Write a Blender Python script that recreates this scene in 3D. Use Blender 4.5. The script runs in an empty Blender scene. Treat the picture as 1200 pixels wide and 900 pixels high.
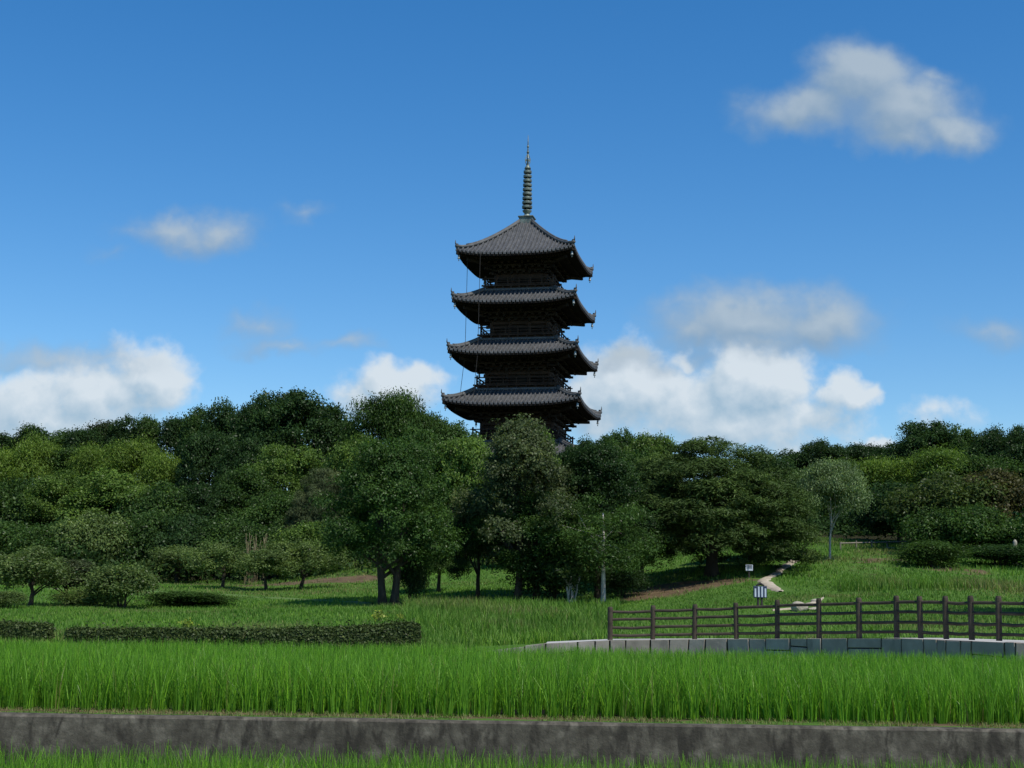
import bpy, math, random
import numpy as np
from mathutils import Vector, Matrix

random.seed(7)
rng = np.random.default_rng(11)
C = bpy.context.scene.collection
PI = math.pi
R = math.radians

# ------------------------------------------------------------------ camera
F = 1700.0
EYE = 1.53
PITCH = math.atan(265 / F)
ROLL = R(0.9)
fw = Vector((0, math.cos(PITCH), math.sin(PITCH)))
u0 = Vector((0, -math.sin(PITCH), math.cos(PITCH)))
r0 = Vector((1, 0, 0))
rt = r0 * math.cos(ROLL) + u0 * math.sin(ROLL)
up = -r0 * math.sin(ROLL) + u0 * math.cos(ROLL)


def ray(px, py):
    return fw + rt * ((px - 600) / F) + up * ((450 - py) / F)


def at(px, py, d):
    """world point that lies d metres in front (world +Y) on the sight line of a photo pixel"""
    r = ray(px, py)
    return Vector((0, 0, EYE)) + r * (d / r.y)


cam = bpy.data.cameras.new('camera')
cam.sensor_width = 36
cam.lens = 36 * F / 1200
cam.clip_start = 0.1
cam.clip_end = 6000
co = bpy.data.objects.new('camera', cam)
C.objects.link(co)
co.matrix_world = Matrix.Translation((0, 0, EYE)) @ Matrix((rt, up, -fw)).transposed().to_4x4()
bpy.context.scene.camera = co

SUN_AZ, SUN_EL = R(136), R(56)
sdir = Vector((math.sin(SUN_AZ) * math.cos(SUN_EL), math.cos(SUN_AZ) * math.cos(SUN_EL), math.sin(SUN_EL)))
sl = bpy.data.lights.new('sun', 'SUN')
sl.energy = 3.6
sl.angle = R(0.5)
sl.color = (1.0, 0.95, 0.86)
so = bpy.data.objects.new('sun', sl)
C.objects.link(so)
so.rotation_euler = sdir.to_track_quat('Z', 'Y').to_euler()
so.location = (60, 20, 80)

# ------------------------------------------------------------------ node helpers


class NT:
    def __init__(self, tree):
        self.t = tree

    def n(self, typ, **kw):
        x = self.t.nodes.new(typ)
        for k, v in kw.items():
            setattr(x, k, v)
        return x

    def put(self, sock, v):
        if hasattr(v, 'links'):
            self.t.links.new(v, sock)
        else:
            sock.default_value = v

    def math(self, op, a, b=None, c=None, clamp=False):
        x = self.n('ShaderNodeMath', operation=op, use_clamp=clamp)
        self.put(x.inputs[0], a)
        if b is not None:
            self.put(x.inputs[1], b)
        if c is not None:
            self.put(x.inputs[2], c)
        return x.outputs[0]

    def vmath(self, op, a, b=None):
        x = self.n('ShaderNodeVectorMath', operation=op)
        self.put(x.inputs[0], a)
        if b is not None:
            self.put(x.inputs[1], b)
        return x.outputs['Value'] if op in ('LENGTH', 'DOT_PRODUCT') else x.outputs[0]

    def mix(self, f, a, b, blend='MIX'):
        x = self.n('ShaderNodeMix', data_type='RGBA', blend_type=blend)
        self.put(x.inputs[0], f)
        self.put(x.inputs[6], a)
        self.put(x.inputs[7], b)
        return x.outputs[2]

    def noise(self, vec, scale, detail=4, rough=0.55, dist=0.0):
        x = self.n('ShaderNodeTexNoise')
        if vec is not None:
            self.put(x.inputs['Vector'], vec)
        x.inputs['Scale'].default_value = scale
        x.inputs['Detail'].default_value = detail
        x.inputs['Roughness'].default_value = rough
        x.inputs['Distortion'].default_value = dist
        return x.outputs[0]

    def ramp(self, f, stops):
        x = self.n('ShaderNodeValToRGB')
        e = x.color_ramp.elements
        while len(e) < len(stops):
            e.new(0.5)
        for i, (p, c) in enumerate(stops):
            e[i].position = p
            e[i].color = (*c, 1) if len(c) == 3 else c
        self.put(x.inputs[0], f)
        return x.outputs[0]

    def mrange(self, v, a, b, c=0.0, d=1.0, smooth=False):
        x = self.n('ShaderNodeMapRange')
        if smooth:
            x.interpolation_type = 'SMOOTHSTEP'
        self.put(x.inputs[0], v)
        for i, q in enumerate((a, b, c, d)):
            self.put(x.inputs[1 + i], q)
        return x.outputs[0]


def new_mat(name):
    m = bpy.data.materials.new(name)
    m.use_nodes = True
    m.node_tree.nodes.clear()
    nt = NT(m.node_tree)
    out = nt.n('ShaderNodeOutputMaterial')
    return m, nt, out


def surf_mat(name, stops, scale=3.0, rough=0.8, bump=0.3, bscale=20.0, stretch=(1, 1, 1), spec=0.3, metallic=0.0, stain=None, dist=0.02):
    """procedural surface: noise driven colour ramp, optional stains and bump"""
    m, nt, out = new_mat(name)
    tc = nt.n('ShaderNodeTexCoord')
    mp = nt.n('ShaderNodeMapping')
    mp.inputs['Scale'].default_value = stretch
    nt.put(mp.inputs[0], tc.outputs['Object'])
    f = nt.noise(mp.outputs[0], scale, 6, 0.62)
    col = nt.ramp(f, stops)
    if stain:
        scol, sscale, lo, hi, sstr = stain
        mp2 = nt.n('ShaderNodeMapping')
        mp2.inputs['Scale'].default_value = sstr
        nt.put(mp2.inputs[0], tc.outputs['Object'])
        g = nt.noise(mp2.outputs[0], sscale, 5, 0.6, 0.4)
        col = nt.mix(nt.mrange(g, lo, hi, 0, 1, True), col, (*scol, 1))
    b = nt.n('ShaderNodeBsdfPrincipled')
    nt.put(b.inputs['Base Color'], col)
    b.inputs['Roughness'].default_value = rough
    b.inputs['Metallic'].default_value = metallic
    b.inputs['Specular IOR Level'].default_value = spec
    if bump:
        bp = nt.n('ShaderNodeBump')
        bp.inputs['Strength'].default_value = bump
        bp.inputs['Distance'].default_value = dist
        nt.put(bp.inputs['Height'], nt.noise(mp.outputs[0], bscale, 6, 0.65))
        nt.put(b.inputs['Normal'], bp.outputs[0])
    nt.put(out.inputs[0], b.outputs[0])
    return m


def leaf_mat(name, trans=0.3, gloss=0.05, grough=0.45, color=None, dry=None, lo=0.4, hi=1.75):
    """foliage: the object's own colour, varied leaf by leaf, lets some light through"""
    m, nt, out = new_mat(name)
    at_ = nt.n('ShaderNodeAttribute', attribute_name='tint')
    t = at_.outputs['Fac']
    if color is None:
        oi = nt.n('ShaderNodeObjectInfo')
        base = oi.outputs['Color']
    else:
        rgb = nt.n('ShaderNodeRGB')
        rgb.outputs[0].default_value = (*color, 1)
        base = rgb.outputs[0]
    v = nt.mrange(t, 0, 1, lo, hi)
    vc = nt.n('ShaderNodeCombineXYZ')
    for i in range(3):
        nt.put(vc.inputs[i], v)
    col = nt.mix(1.0, base, vc.outputs[0], 'MULTIPLY')
    # lighter leaves lean to yellow green
    yel = nt.mix(1.0, col, (1.25, 1.05, 0.6, 1), 'MULTIPLY')
    col = nt.mix(nt.mrange(t, 0.55, 1.0, 0, 0.8), col, yel)
    if dry is not None:
        a2 = nt.n('ShaderNodeAttribute', attribute_name='dry')
        col = nt.mix(a2.outputs['Fac'], col, (*dry, 1))
    d = nt.n('ShaderNodeBsdfDiffuse')
    nt.put(d.inputs[0], col)
    tr = nt.n('ShaderNodeBsdfTranslucent')
    nt.put(tr.inputs[0], nt.mix(1.0, col, (1.1, 1.2, 0.6, 1), 'MULTIPLY'))
    g = nt.n('ShaderNodeBsdfGlossy')
    g.inputs[0].default_value = (1, 1, 1, 1)
    g.inputs['Roughness'].default_value = grough
    m1 = nt.n('ShaderNodeMixShader')
    m1.inputs[0].default_value = trans
    nt.put(m1.inputs[1], d.outputs[0])
    nt.put(m1.inputs[2], tr.outputs[0])
    m2 = nt.n('ShaderNodeMixShader')
    m2.inputs[0].default_value = gloss
    nt.put(m2.inputs[1], m1.outputs[0])
    nt.put(m2.inputs[2], g.outputs[0])
    nt.put(out.inputs[0], m2.outputs[0])
    return m


# ------------------------------------------------------------------ object helpers


def tag(o, label=None, cat=None, group=None, kind=None):
    if label:
        o['label'] = label
    if cat:
        o['category'] = cat
    if group:
        o['group'] = group
    if kind:
        o['kind'] = kind
    return o


def empty(name, loc=(0, 0, 0), rz=0.0):
    o = bpy.data.objects.new(name, None)
    o.empty_display_size = 0.3
    C.objects.link(o)
    o.location = loc
    o.rotation_euler = (0, 0, rz)
    return o


class MB:
    """collects boxes, tubes, lathes into ONE mesh"""

    def __init__(self):
        self.v = []
        self.f = []

    def quadgrid(self, rows):
        b = len(self.v)
        n = len(rows[0])
        for r_ in rows:
            self.v += [tuple(p) for p in r_]
        for i in range(len(rows) - 1):
            for j in range(n - 1):
                a = b + i * n + j
                self.f.append((a, a + 1, a + n + 1, a + n))

    def box(self, c, s, rz=0.0, mat=None):
        b = len(self.v)
        cz, sz = math.cos(rz), math.sin(rz)
        for dz in (-.5, .5):
            for dx, dy in ((-.5, -.5), (.5, -.5), (.5, .5), (-.5, .5)):
                x, y, z = dx * s[0], dy * s[1], dz * s[2]
                p = Vector((c[0] + x * cz - y * sz, c[1] + x * sz + y * cz, c[2] + z))
                if mat is not None:
                    p = mat @ p
                self.v.append(tuple(p))
        for q in ((3, 2, 1, 0), (4, 5, 6, 7), (0, 1, 5, 4), (1, 2, 6, 5), (2, 3, 7, 6), (3, 0, 4, 7)):
            self.f.append(tuple(b + i for i in q))

    def beam(self, a, b_, w, h):
        """rectangular bar from a to b"""
        a, b_ = Vector(a), Vector(b_)
        d = (b_ - a).normalized()
        s = d.cross(Vector((0, 0, 1)))
        s = s.normalized() if s.length > 1e-4 else Vector((1, 0, 0))
        t = s.cross(d)
        k = len(self.v)
        for p in (a, b_):
            for x, y in ((-1, -1), (1, -1), (1, 1), (-1, 1)):
                self.v.append(tuple(p + s * (x * w / 2) + t * (y * h / 2)))
        for q in ((3, 2, 1, 0), (4, 5, 6, 7), (0, 1, 5, 4), (1, 2, 6, 5), (2, 3, 7, 6), (3, 0, 4, 7)):
            self.f.append(tuple(k + i for i in q))

    def tube(self, pts, rad, n=8, cap=True):
        pts = [Vector(p) for p in pts]
        k = len(self.v)
        m = len(pts)
        ref = Vector((1, 0, 0))
        for i, p in enumerate(pts):
            d = (pts[min(i + 1, m - 1)] - pts[max(i - 1, 0)]).normalized()
            if abs(d.dot(ref)) > 0.9:
                ref = Vector((0, 1, 0)) if abs(d.y) < 0.9 else Vector((0, 0, 1))
            s = (ref - d * ref.dot(d)).normalized()
            ref = s
            t = d.cross(s)
            r_ = rad[i] if hasattr(rad, '__len__') else rad
            for j in range(n):
                a = 2 * PI * j / n
                self.v.append(tuple(p + s * (math.cos(a) * r_) + t * (math.sin(a) * r_)))
        for i in range(m - 1):
            for j in range(n):
                a, b_ = k + i * n + j, k + i * n + (j + 1) % n
                self.f.append((a, b_, b_ + n, a + n))
        if cap:
            self.f.append(tuple(k + j for j in reversed(range(n))))
            self.f.append(tuple(k + (m - 1) * n + j for j in range(n)))

    def lathe(self, prof, n=16, c=(0, 0, 0)):
        k = len(self.v)
        for r_, z in prof:
            for j in range(n):
                a = 2 * PI * j / n
                self.v.append((c[0] + r_ * math.cos(a), c[1] + r_ * math.sin(a), c[2] + z))
        for i in range(len(prof) - 1):
            for j in range(n):
                a, b_ = k + i * n + j, k + i * n + (j + 1) % n
                self.f.append((a, b_, b_ + n, a + n))
        self.f.append(tuple(k + j for j in reversed(range(n))))
        self.f.append(tuple(k + (len(prof) - 1) * n + j for j in range(n)))

    def mesh(self, name, mat, smooth=False):
        me = bpy.data.meshes.new(name)
        me.from_pydata(self.v, [], self.f)
        me.materials.append(mat)
        if smooth:
            me.polygons.foreach_set('use_smooth', [True] * len(me.polygons))
        me.update()
        return me

    def build(self, name, mat, parent=None, smooth=False, bevel=0):
        o = bpy.data.objects.new(name, self.mesh(name, mat, smooth))
        C.objects.link(o)
        if parent:
            o.parent = parent
        if bevel:
            b = o.modifiers.new('bevel', 'BEVEL')
            b.width = bevel
            b.segments = 2
            b.limit_method = 'ANGLE'
        return o


def np_mesh(name, v, q, mat, attrs=None, smooth=False):
    """fast mesh from numpy arrays; attrs: {name: per-vertex floats}"""
    me = bpy.data.meshes.new(name)
    nv, nf, k = len(v), len(q), q.shape[1]
    me.vertices.add(nv)
    me.vertices.foreach_set('co', np.ascontiguousarray(v, dtype=np.float32).ravel())
    me.loops.add(nf * k)
    me.loops.foreach_set('vertex_index', np.ascontiguousarray(q, dtype=np.int32).ravel())
    me.polygons.add(nf)
    me.polygons.foreach_set('loop_start', np.arange(0, nf * k, k, dtype=np.int32))
    me.polygons.foreach_set('loop_total', np.full(nf, k, dtype=np.int32))
    if smooth:
        me.polygons.foreach_set('use_smooth', np.ones(nf, dtype=bool))
    for n_, a in (attrs or {}).items():
        t = me.attributes.new(n_, 'FLOAT', 'POINT')
        t.data.foreach_set('value', np.ascontiguousarray(a, dtype=np.float32))
    me.materials.append(mat)
    me.update(calc_edges=True)
    return me


def link(name, me, parent=None):
    o = bpy.data.objects.new(name, me)
    C.objects.link(o)
    if parent:
        o.parent = parent
    return o


# ------------------------------------------------------------------ terrain
TD = np.array([20.9, 33, 40, 46, 54, 62, 70, 80, 95, 127, 170, 260, 500, 3000.])
TU = np.array([-600., 0, 300, 450, 700, 900, 1100, 1800])
TZ = np.array([
    [0, .25, .5, .85, 1.2, 1.35, 2.0, 2.5, 2.9, 8.0, 15, 16, 12, 12],
    [0, .25, .5, .85, 1.2, 1.35, 2.0, 2.5, 2.9, 8.0, 15, 16, 12, 12],
    [0, .25, .5, .85, 1.2, 1.5, 2.0, 2.6, 3.1, 8.5, 15, 16, 12, 12],
    [0, .14, .26, .8, 1.25, 1.65, 2.15, 2.95, 4.6, 9.6, 15, 16, 12, 12],
    [0, .12, .05, .2, 1.0, 1.77, 2.6, 3.7, 5.6, 9.75, 15, 16, 12, 12],
    [0, .12, .25, .9, 1.85, 2.6, 3.5, 4.8, 6.5, 9.6, 15, 16, 12, 12],
    [0, .12, .3, 1.2, 1.9, 2.73, 3.6, 4.6, 6.3, 9.2, 15, 16, 12, 12],
    [0, .12, .3, 1.2, 1.9, 2.73, 3.6, 4.6, 6.3, 9.2, 15, 16, 12, 12]])
LOWER = -1.15

# fence line (photo pixel of the post foot, distance): also the edge of the raised walk
POSTS = [(715, 750), (765, 749.5), (814, 749), (863, 748.5), (911, 748), (960, 748), (1007, 747.6),
         (1051, 747.5), (1079, 748), (1109, 749), (1139, 750), (1171, 751), (1206, 752.5)]
PD = [45.2, 45.0, 44.6, 43.9, 42.9, 41.7, 40.7, 39.8, 39.2, 38.6, 38.0, 37.4, 36.8]
POSTW = [at(px, py, d) for (px, py), d in zip(POSTS, PD)]
WALK = np.array([tuple(at(560, 757.5, 45.4)), tuple(at(640, 753.5, 45.3))] + [tuple(p) for p in POSTW]
                + [(POSTW[-1].x + 6, POSTW[-1].y - 3.5, POSTW[-1].z + .1)])


def poly_near(x, y, P):
    """distance to polyline and its interpolated z"""
    best = np.full(x.shape, 1e9)
    bz = np.zeros(x.shape)
    side = np.zeros(x.shape)
    for a, b in zip(P[:-1], P[1:]):
        dx, dy = b[0] - a[0], b[1] - a[1]
        t = np.clip(((x - a[0]) * dx + (y - a[1]) * dy) / (dx * dx + dy * dy), 0, 1)
        d = np.hypot(x - a[0] - t * dx, y - a[1] - t * dy)
        m = d < best
        best = np.where(m, d, best)
        bz = np.where(m, a[2] + t * (b[2] - a[2]), bz)
        side = np.where(m, dx * (y - a[1]) - dy * (x - a[0]), side)
    return best, bz, side


def vnoise(x, y, s, seed=0):
    """smooth value noise 0..1"""
    x = x / s + seed * 17.31
    y = y / s + seed * 9.17
    xi, yi = np.floor(x), np.floor(y)
    fx, fy = x - xi, y - yi
    fx = fx * fx * (3 - 2 * fx)
    fy = fy * fy * (3 - 2 * fy)

    def h(a, b):
        q = np.sin(a * 127.1 + b * 311.7) * 43758.5453
        return q - np.floor(q)
    return (h(xi, yi) * (1 - fx) + h(xi + 1, yi) * fx) * (1 - fy) + (h(xi, yi + 1) * (1 - fx) + h(xi + 1, yi + 1) * fx) * fy


def zf(x, y):
    x = np.asarray(x, float)
    y = np.asarray(y, float)
    yy = np.maximum(y, 20.9)
    u = np.clip(600 + F * x / yy, TU[0], TU[-1])
    cols = np.stack([np.interp(yy, TD, TZ[i]) for i in range(len(TU))])
    i = np.clip(np.searchsorted(TU, u) - 1, 0, len(TU) - 2)
    t = (u - TU[i]) / (TU[i + 1] - TU[i])
    t = t * t * (3 - 2 * t)
    ii = np.indices(x.shape)
    z = np.take_along_axis(cols, i[None], 0)[0] * (1 - t) + np.take_along_axis(cols, (i + 1)[None], 0)[0] * t
    w = np.clip((y - 36) / 14, 0, 1)
    z = z + w * ((vnoise(x, y, 5, 1) - .5) * .28 + (vnoise(x, y, 1.7, 2) - .5) * .1)
    d, pz, side = poly_near(x, y, WALK)
    # raised walk: level with the fence foot behind the line, dropping in front of it
    k = np.clip(1 - (d - 2.2) / 2.5, 0, 1) * np.where(side > 0, 1, 0)
    z = z * (1 - k) + (pz - .05) * k
    kf = np.clip(1 - d / 2.0, 0, 1) * np.where(side <= 0, 1, 0) * np.where(d < 90, 1, 0)
    z = z - kf * .25
    kg = np.clip(1 - (d - 3) / 5, 0, 1) * np.where(side <= 0, 1, 0) * np.clip((u - 575) / 60, 0, 1) * np.where(y < 58, 1, 0)
    z = z * (1 - kg) + np.minimum(z, pz - .6) * kg
    return np.where(y < 20.75, LOWER, z)


def z1(x, y):
    return float(zf(np.array([x]), np.array([y]))[0])


def axis_vals(a, b, parts):
    out = []
    for lo, hi, st in parts:
        out += list(np.arange(lo, hi, st))
    return np.array(out + [b])


xs = np.concatenate([-np.array([2500, 1200, 700, 400, 250, 170, 120, 95, 75, 62, 52]), np.arange(-45, 45.1, .55),
                     np.array([52, 62, 75, 95, 120, 170, 250, 400, 700, 1200, 2500])])
ys = np.concatenate([[-400, -100, -30, -8, 4, 10, 15, 19, 20.7, 20.8], np.arange(21.3, 36, 1.05), np.arange(36, 98, .55),
                     np.arange(98, 160, 3), [165, 180, 200, 230, 270, 330, 420, 600, 1000, 2000, 3500]])
GX, GY = np.meshgrid(xs, ys)
GZ = zf(GX, GY)
nx, ny = len(xs), len(ys)
idx = np.arange(nx * ny).reshape(ny, nx)
quads = np.stack([idx[:-1, :-1], idx[:-1, 1:], idx[1:, 1:], idx[1:, :-1]], -1).reshape(-1, 4)
gv = np.stack([GX, GY, GZ], -1).reshape(-1, 3)


def dirt_mask(x, y):
    """bare brown earth: under the old pine, the orchard's back edge, worn patches on the right bank"""
    u = 600 + F * x / np.maximum(y, 5)
    n = (vnoise(x, y, 3, 5) - .5) * .9 + (vnoise(x, y, 1, 6) - .5) * .7
    a = 1.1 - np.hypot((u - 800) / 80, (y - 66.5) / 4.0) + n * .35
    b = 1.1 - np.abs(y - 83) / 3.2 + n * .8 - np.clip((u - 430) / 40, 0, 2)
    c = 1.0 - np.hypot((u - 1085) / 120, (y - 70) / 6) + n * 1.5 - .6
    e = 1.0 - np.hypot((u - 1030) / 70, (y - 76) / 4.5) + n * 1.5 - .5
    g = 1.0 - np.hypot((u - 40) / 110, (y - 61) / 1.7) + n - .2
    h = .75 - np.abs(y - 21.3) / .35 + n * .9
    return np.clip(np.maximum.reduce([a * 2.2, b * 1.2, c * 1.2, e, g, h]), 0, 1)


def lawn_mask(x, y):
    return np.clip(vnoise(x, y, 7, 8) * 1.4 - .2, 0, 1)


def ground_mat():
    m, nt, out = new_mat('meadow_ground')
    tc = nt.n('ShaderNodeTexCoord')
    p = tc.outputs['Object']
    g = nt.ramp(nt.noise(p, 0.6, 8, .7), [(.3, (.05, .115, .018)), (.6, (.085, .165, .028)), (.85, (.14, .17, .06))])
    e = nt.ramp(nt.noise(p, 1.6, 8, .7), [(.3, (.075, .052, .03)), (.6, (.15, .108, .062)), (.8, (.21, .16, .10))])
    a = nt.n('ShaderNodeAttribute', attribute_name='dirt')
    f = nt.math('ADD', a.outputs['Fac'], nt.math('MULTIPLY', nt.math('SUBTRACT', nt.noise(p, 2.5, 6, .7), .5), 1.2))
    col = nt.mix(nt.mrange(f, .35, .65), g, e)
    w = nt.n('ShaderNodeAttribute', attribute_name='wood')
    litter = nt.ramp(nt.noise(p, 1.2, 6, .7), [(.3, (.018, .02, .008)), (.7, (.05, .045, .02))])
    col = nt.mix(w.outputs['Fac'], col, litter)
    b = nt.n('ShaderNodeBsdfPrincipled')
    nt.put(b.inputs['Base Color'], col)
    b.inputs['Roughness'].default_value = .95
    b.inputs['Specular IOR Level'].default_value = .1
    bp = nt.n('ShaderNodeBump')
    bp.inputs['Strength'].default_value = .7
    bp.inputs['Distance'].default_value = .12
    nt.put(bp.inputs['Height'], nt.noise(p, 5, 8, .75))
    nt.put(b.inputs['Normal'], bp.outputs[0])
    nt.put(out.inputs[0], b.outputs[0])
    return m


uu = 600 + F * gv[:, 0] / np.maximum(gv[:, 1], 5)
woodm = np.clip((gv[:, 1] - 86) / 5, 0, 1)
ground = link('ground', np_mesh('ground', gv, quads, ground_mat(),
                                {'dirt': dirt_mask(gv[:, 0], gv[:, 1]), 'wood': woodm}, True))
tag(ground, kind='structure')

# ------------------------------------------------------------------ paths
sand = surf_mat('path_sand', [(.3, (.26, .21, .15)), (.55, (.42, .36, .27)), (.8, (.52, .46, .36))], 2.5, .95, .5, 14)
paving = surf_mat('walk_gravel', [(.3, (.36, .34, .31)), (.7, (.52, .50, .46))], 1.5, .95, .4, 18)


def strip(name, pts, mat, lift, n=6, rough=0.25):
    """draped ribbon; pts: (x, y, width)"""
    P = []
    for (a, b) in zip(pts[:-1], pts[1:]):
        for k in range(10):
            t = k / 10
            P.append([a[i] + t * (b[i] - a[i]) for i in range(3)])
    P.append(list(pts[-1]))
    P = np.array(P)
    rows = []
    for i in range(len(P)):
        d = P[min(i + 1, len(P) - 1), :2] - P[max(i - 1, 0), :2]
        d /= np.hypot(*d) + 1e-9
        nrm = np.array([-d[1], d[0]])
        wl = P[i, 2] / 2 * (1 + rng.normal(0, rough))
        wr = P[i, 2] / 2 * (1 + rng.normal(0, rough))
        row = []
        for k in range(n + 1):
            s = -wl + (wl + wr) * k / n
            q = P[i, :2] + nrm * s
            edge = 1 - abs(2 * k / n - 1)
            row.append((q[0], q[1], z1(q[0], q[1]) + lift * (.15 + .85 * min(1, edge * 2.5)) - .03 * (edge == 0)))
        rows.append(row)
    mb = MB()
    mb.quadgrid(rows)
    o = mb.build(name, mat, None, True)
    tag(o, kind='structure')
    return o


def onground(px, py, dlo=34, dhi=110):
    """point where the sight line of a photo pixel meets the terrain"""
    for d in np.arange(dlo, dhi, .1):
        p = at(px, py, float(d))
        if p.z <= z1(p.x, p.y) + .005:
            return p
    return at(px, py, dhi)


hp = [onground(*q) for q in [(944, 649), (930, 658), (916, 667), (903, 676), (893, 681), (905, 689), (915, 694)]]
strip('footpath', [(p.x, p.y, w) for p, w in zip(hp, (.55, .6, .45, .35, .5, .6, .2))], sand, .06)
hp2 = [onground(*q) for q in [(905, 716), (935, 713), (955, 706), (965, 701)]]
strip('footpath', [(p.x, p.y, w) for p, w in zip(hp2, (.08, .2, .28, .06))], sand, .05)
tr = surf_mat('mown_track', [(.3, (.07, .14, .025)), (.7, (.12, .17, .045))], 1.5, .95, .4, 14)
hp3 = [onground(*q) for q in [(60, 690), (160, 693), (260, 697), (340, 702), (430, 708)]]
strip('mown_track', [(p.x, p.y, .8) for p in hp3], tr, .03, rough=.08)

# raised walk behind the fence (pale gravel)
rows = []
Wp = WALK[1:]
for i in range(len(Wp)):
    d = Wp[min(i + 1, len(Wp) - 1), :2] - Wp[max(i - 1, 0), :2]
    d /= np.hypot(*d)
    nrm = np.array([-d[1], d[0]])
    f0 = -.55 - (0.9 * max(0, i - 7) / 6)
    rows.append([(Wp[i, 0] + nrm[0] * s, Wp[i, 1] + nrm[1] * s, Wp[i, 2] + .0) for s in (f0, -.1, .5, 1.2, 1.9)])
mb = MB()
mb.quadgrid(rows)
wk = mb.build('walkway', paving, None, True)
tag(wk, kind='structure')
FRONT = [Vector(r_[0]) for r_ in rows]
FRONT = [FRONT[0] + Vector((-1.9, .25, -.26))] + FRONT

# ------------------------------------------------------------------ stone retaining wall
stone_m = surf_mat('cut_stone', [(.25, (.19, .165, .135)), (.5, (.29, .25, .21)), (.75, (.38, .335, .285))], 1.1, .85, .35, 9,
                   stain=((.14, .125, .105), 1.6, .55, .75, (1, 1, .4)))
joint_m = surf_mat('dark_joint', [(.3, (.015, .015, .014)), (.7, (.03, .03, .027))], 5, .95, 0)
root = empty('stone_wall', tuple(FRONT[0]))
tag(root, 'low retaining wall of grey cut stones with dark joints under the wooden fence', 'stone wall')
mbs, mbj = MB(), MB()
o3 = Vector(FRONT[0])
acc = 0
for a, b in zip(FRONT[:-1], FRONT[1:]):
    L = (b - a).length
    dr = (b - a) / L
    nr = Vector((dr.y, -dr.x, 0)).normalized()
    s = 0.0
    mbj.beam(a - nr * .12 - Vector((0, 0, .45)) - o3, b - nr * .12 - Vector((0, 0, .45)) - o3, .12, .86)
    while s < L - .05:
        w = random.uniform(.45, 1.0)
        e = min(L, s + w)
        if L - e < .3:
            e = L
        p, q = a + dr * (s + .022), a + dr * (e - .022)
        top = random.uniform(-.02, .01)
        k = len(mbs.v)
        sl_ = random.uniform(-.08, .08)
        out_ = nr * random.uniform(.0, .03)
        dn = Vector((0, 0, -.85))
        split = random.random() < .45 and (e - s) > .6
        tri = [(p, q, 0, -.85)]
        sk = random.uniform(-.07, .07) if split else 0
        if split:
            zz = random.uniform(-.35, -.2)
            tri = [(p, q, 0, zz), (p, q, zz - .03, -.85)]
        for (pp, qq, t0, t1) in tri:
            k = len(mbs.v)
            for base, bx in ((pp, 0), (qq, 1)):
                for off in (out_, -nr * .3):
                    z0 = t0 + (top if t0 == 0 else (sk if bx else -sk))
                    z1_ = t1 + ((sk if bx else -sk) if t1 > -.8 else 0)
                    mbs.v.append(tuple(base + off + Vector((0, 0, z0)) - o3))
                    mbs.v.append(tuple(base + off + dr * sl_ * (t1 / -.85) + Vector((0, 0, z1_)) - o3))
            # order: p-front-top,p-front-bot,p-back-top,p-back-bot,q-front-top,...
            for f_ in ((0, 1, 5, 4), (2, 6, 7, 3), (0, 4, 6, 2), (1, 3, 7, 5), (0, 2, 3, 1), (4, 5, 7, 6)):
                mbs.f.append(tuple(k + i for i in f_))
        s = e
mbs.build('stone_facing', stone_m, root, bevel=.012)
mbj.build('joint_backing', joint_m, root)

# ------------------------------------------------------------------ wooden fence
fence_m = surf_mat('fence_timber', [(.3, (.034, .025, .017)), (.6, (.072, .054, .037)), (.85, (.125, .10, .074))], 3, .75, .3, 22, (1, 1, 1))
fr = empty('wooden_fence', tuple(POSTW[0]))
tag(fr, 'long brown four rail wooden fence along the raised walk', 'fence')
FO = POSTW[0]
for i, p in enumerate(POSTW):
    h = min(1.12, 1.0 + .025 * i) + random.uniform(-.015, .015)
    r_ = random.uniform(.073, .083)
    tl = Vector((random.uniform(-.018, .018), random.uniform(-.018, .018), 0))
    mb = MB()
    mb.tube([p - FO + tl * z + Vector((0, 0, z)) for z in (-.25, h - .09, h - .05, h)], [r_, r_, r_ * .98, r_ * .8], 14)
    mb.tube([p - FO + tl * z + Vector((0, 0, z)) for z in (h - .13, h - .09)], [r_ * 1.06, r_ * 1.06], 14)
    mb.build('post', fence_m, fr)
for i, (a, b) in enumerate(zip(POSTW[:-1], POSTW[1:])):
    for z in (.16, .42, .69, .95):
        z *= min(1.0, .9 + .022 * i)
        mb = MB()
        q, w = a - FO, b - FO
        dz = Vector((0, 0, z))
        mid = (q + w) / 2 + Vector((0, 0, random.uniform(-.03, .012)))
        mb.tube([q + dz, mid + dz, w + dz], [.043, .045, .043], 10)
        mb.build('rail', fence_m, fr)

# ------------------------------------------------------------------ concrete wall of the paddy
conc = surf_mat('stained_concrete', [(.25, (.042, .036, .027)), (.47, (.082, .072, .055)), (.56, (.108, .095, .073)), (.72, (.18, .16, .125))], 4.2, .9, .6, 16,
                stain=((.036, .031, .024), 5.0, .46, .66, (1, 1, .35)))
mb = MB()
N = 120
rows = []
prof = [(20.56, LOWER - .2), (20.56, -.5), (20.57, -.03), (20.6, .0), (20.75, .004), (20.9, .0), (20.9, -.3)]
for y, z in prof:
    rows.append([(-60 + 120 * j / N, y + random.uniform(-.006, .006), z + random.uniform(-.006, .006)) for j in range(N + 1)])
mb.quadgrid(rows)
w = mb.build('paddy_wall', conc)
tag(w, 'long weathered grey concrete retaining wall with dark stains below the rice', 'wall')

# ------------------------------------------------------------------ blades (rice and grass)


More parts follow.
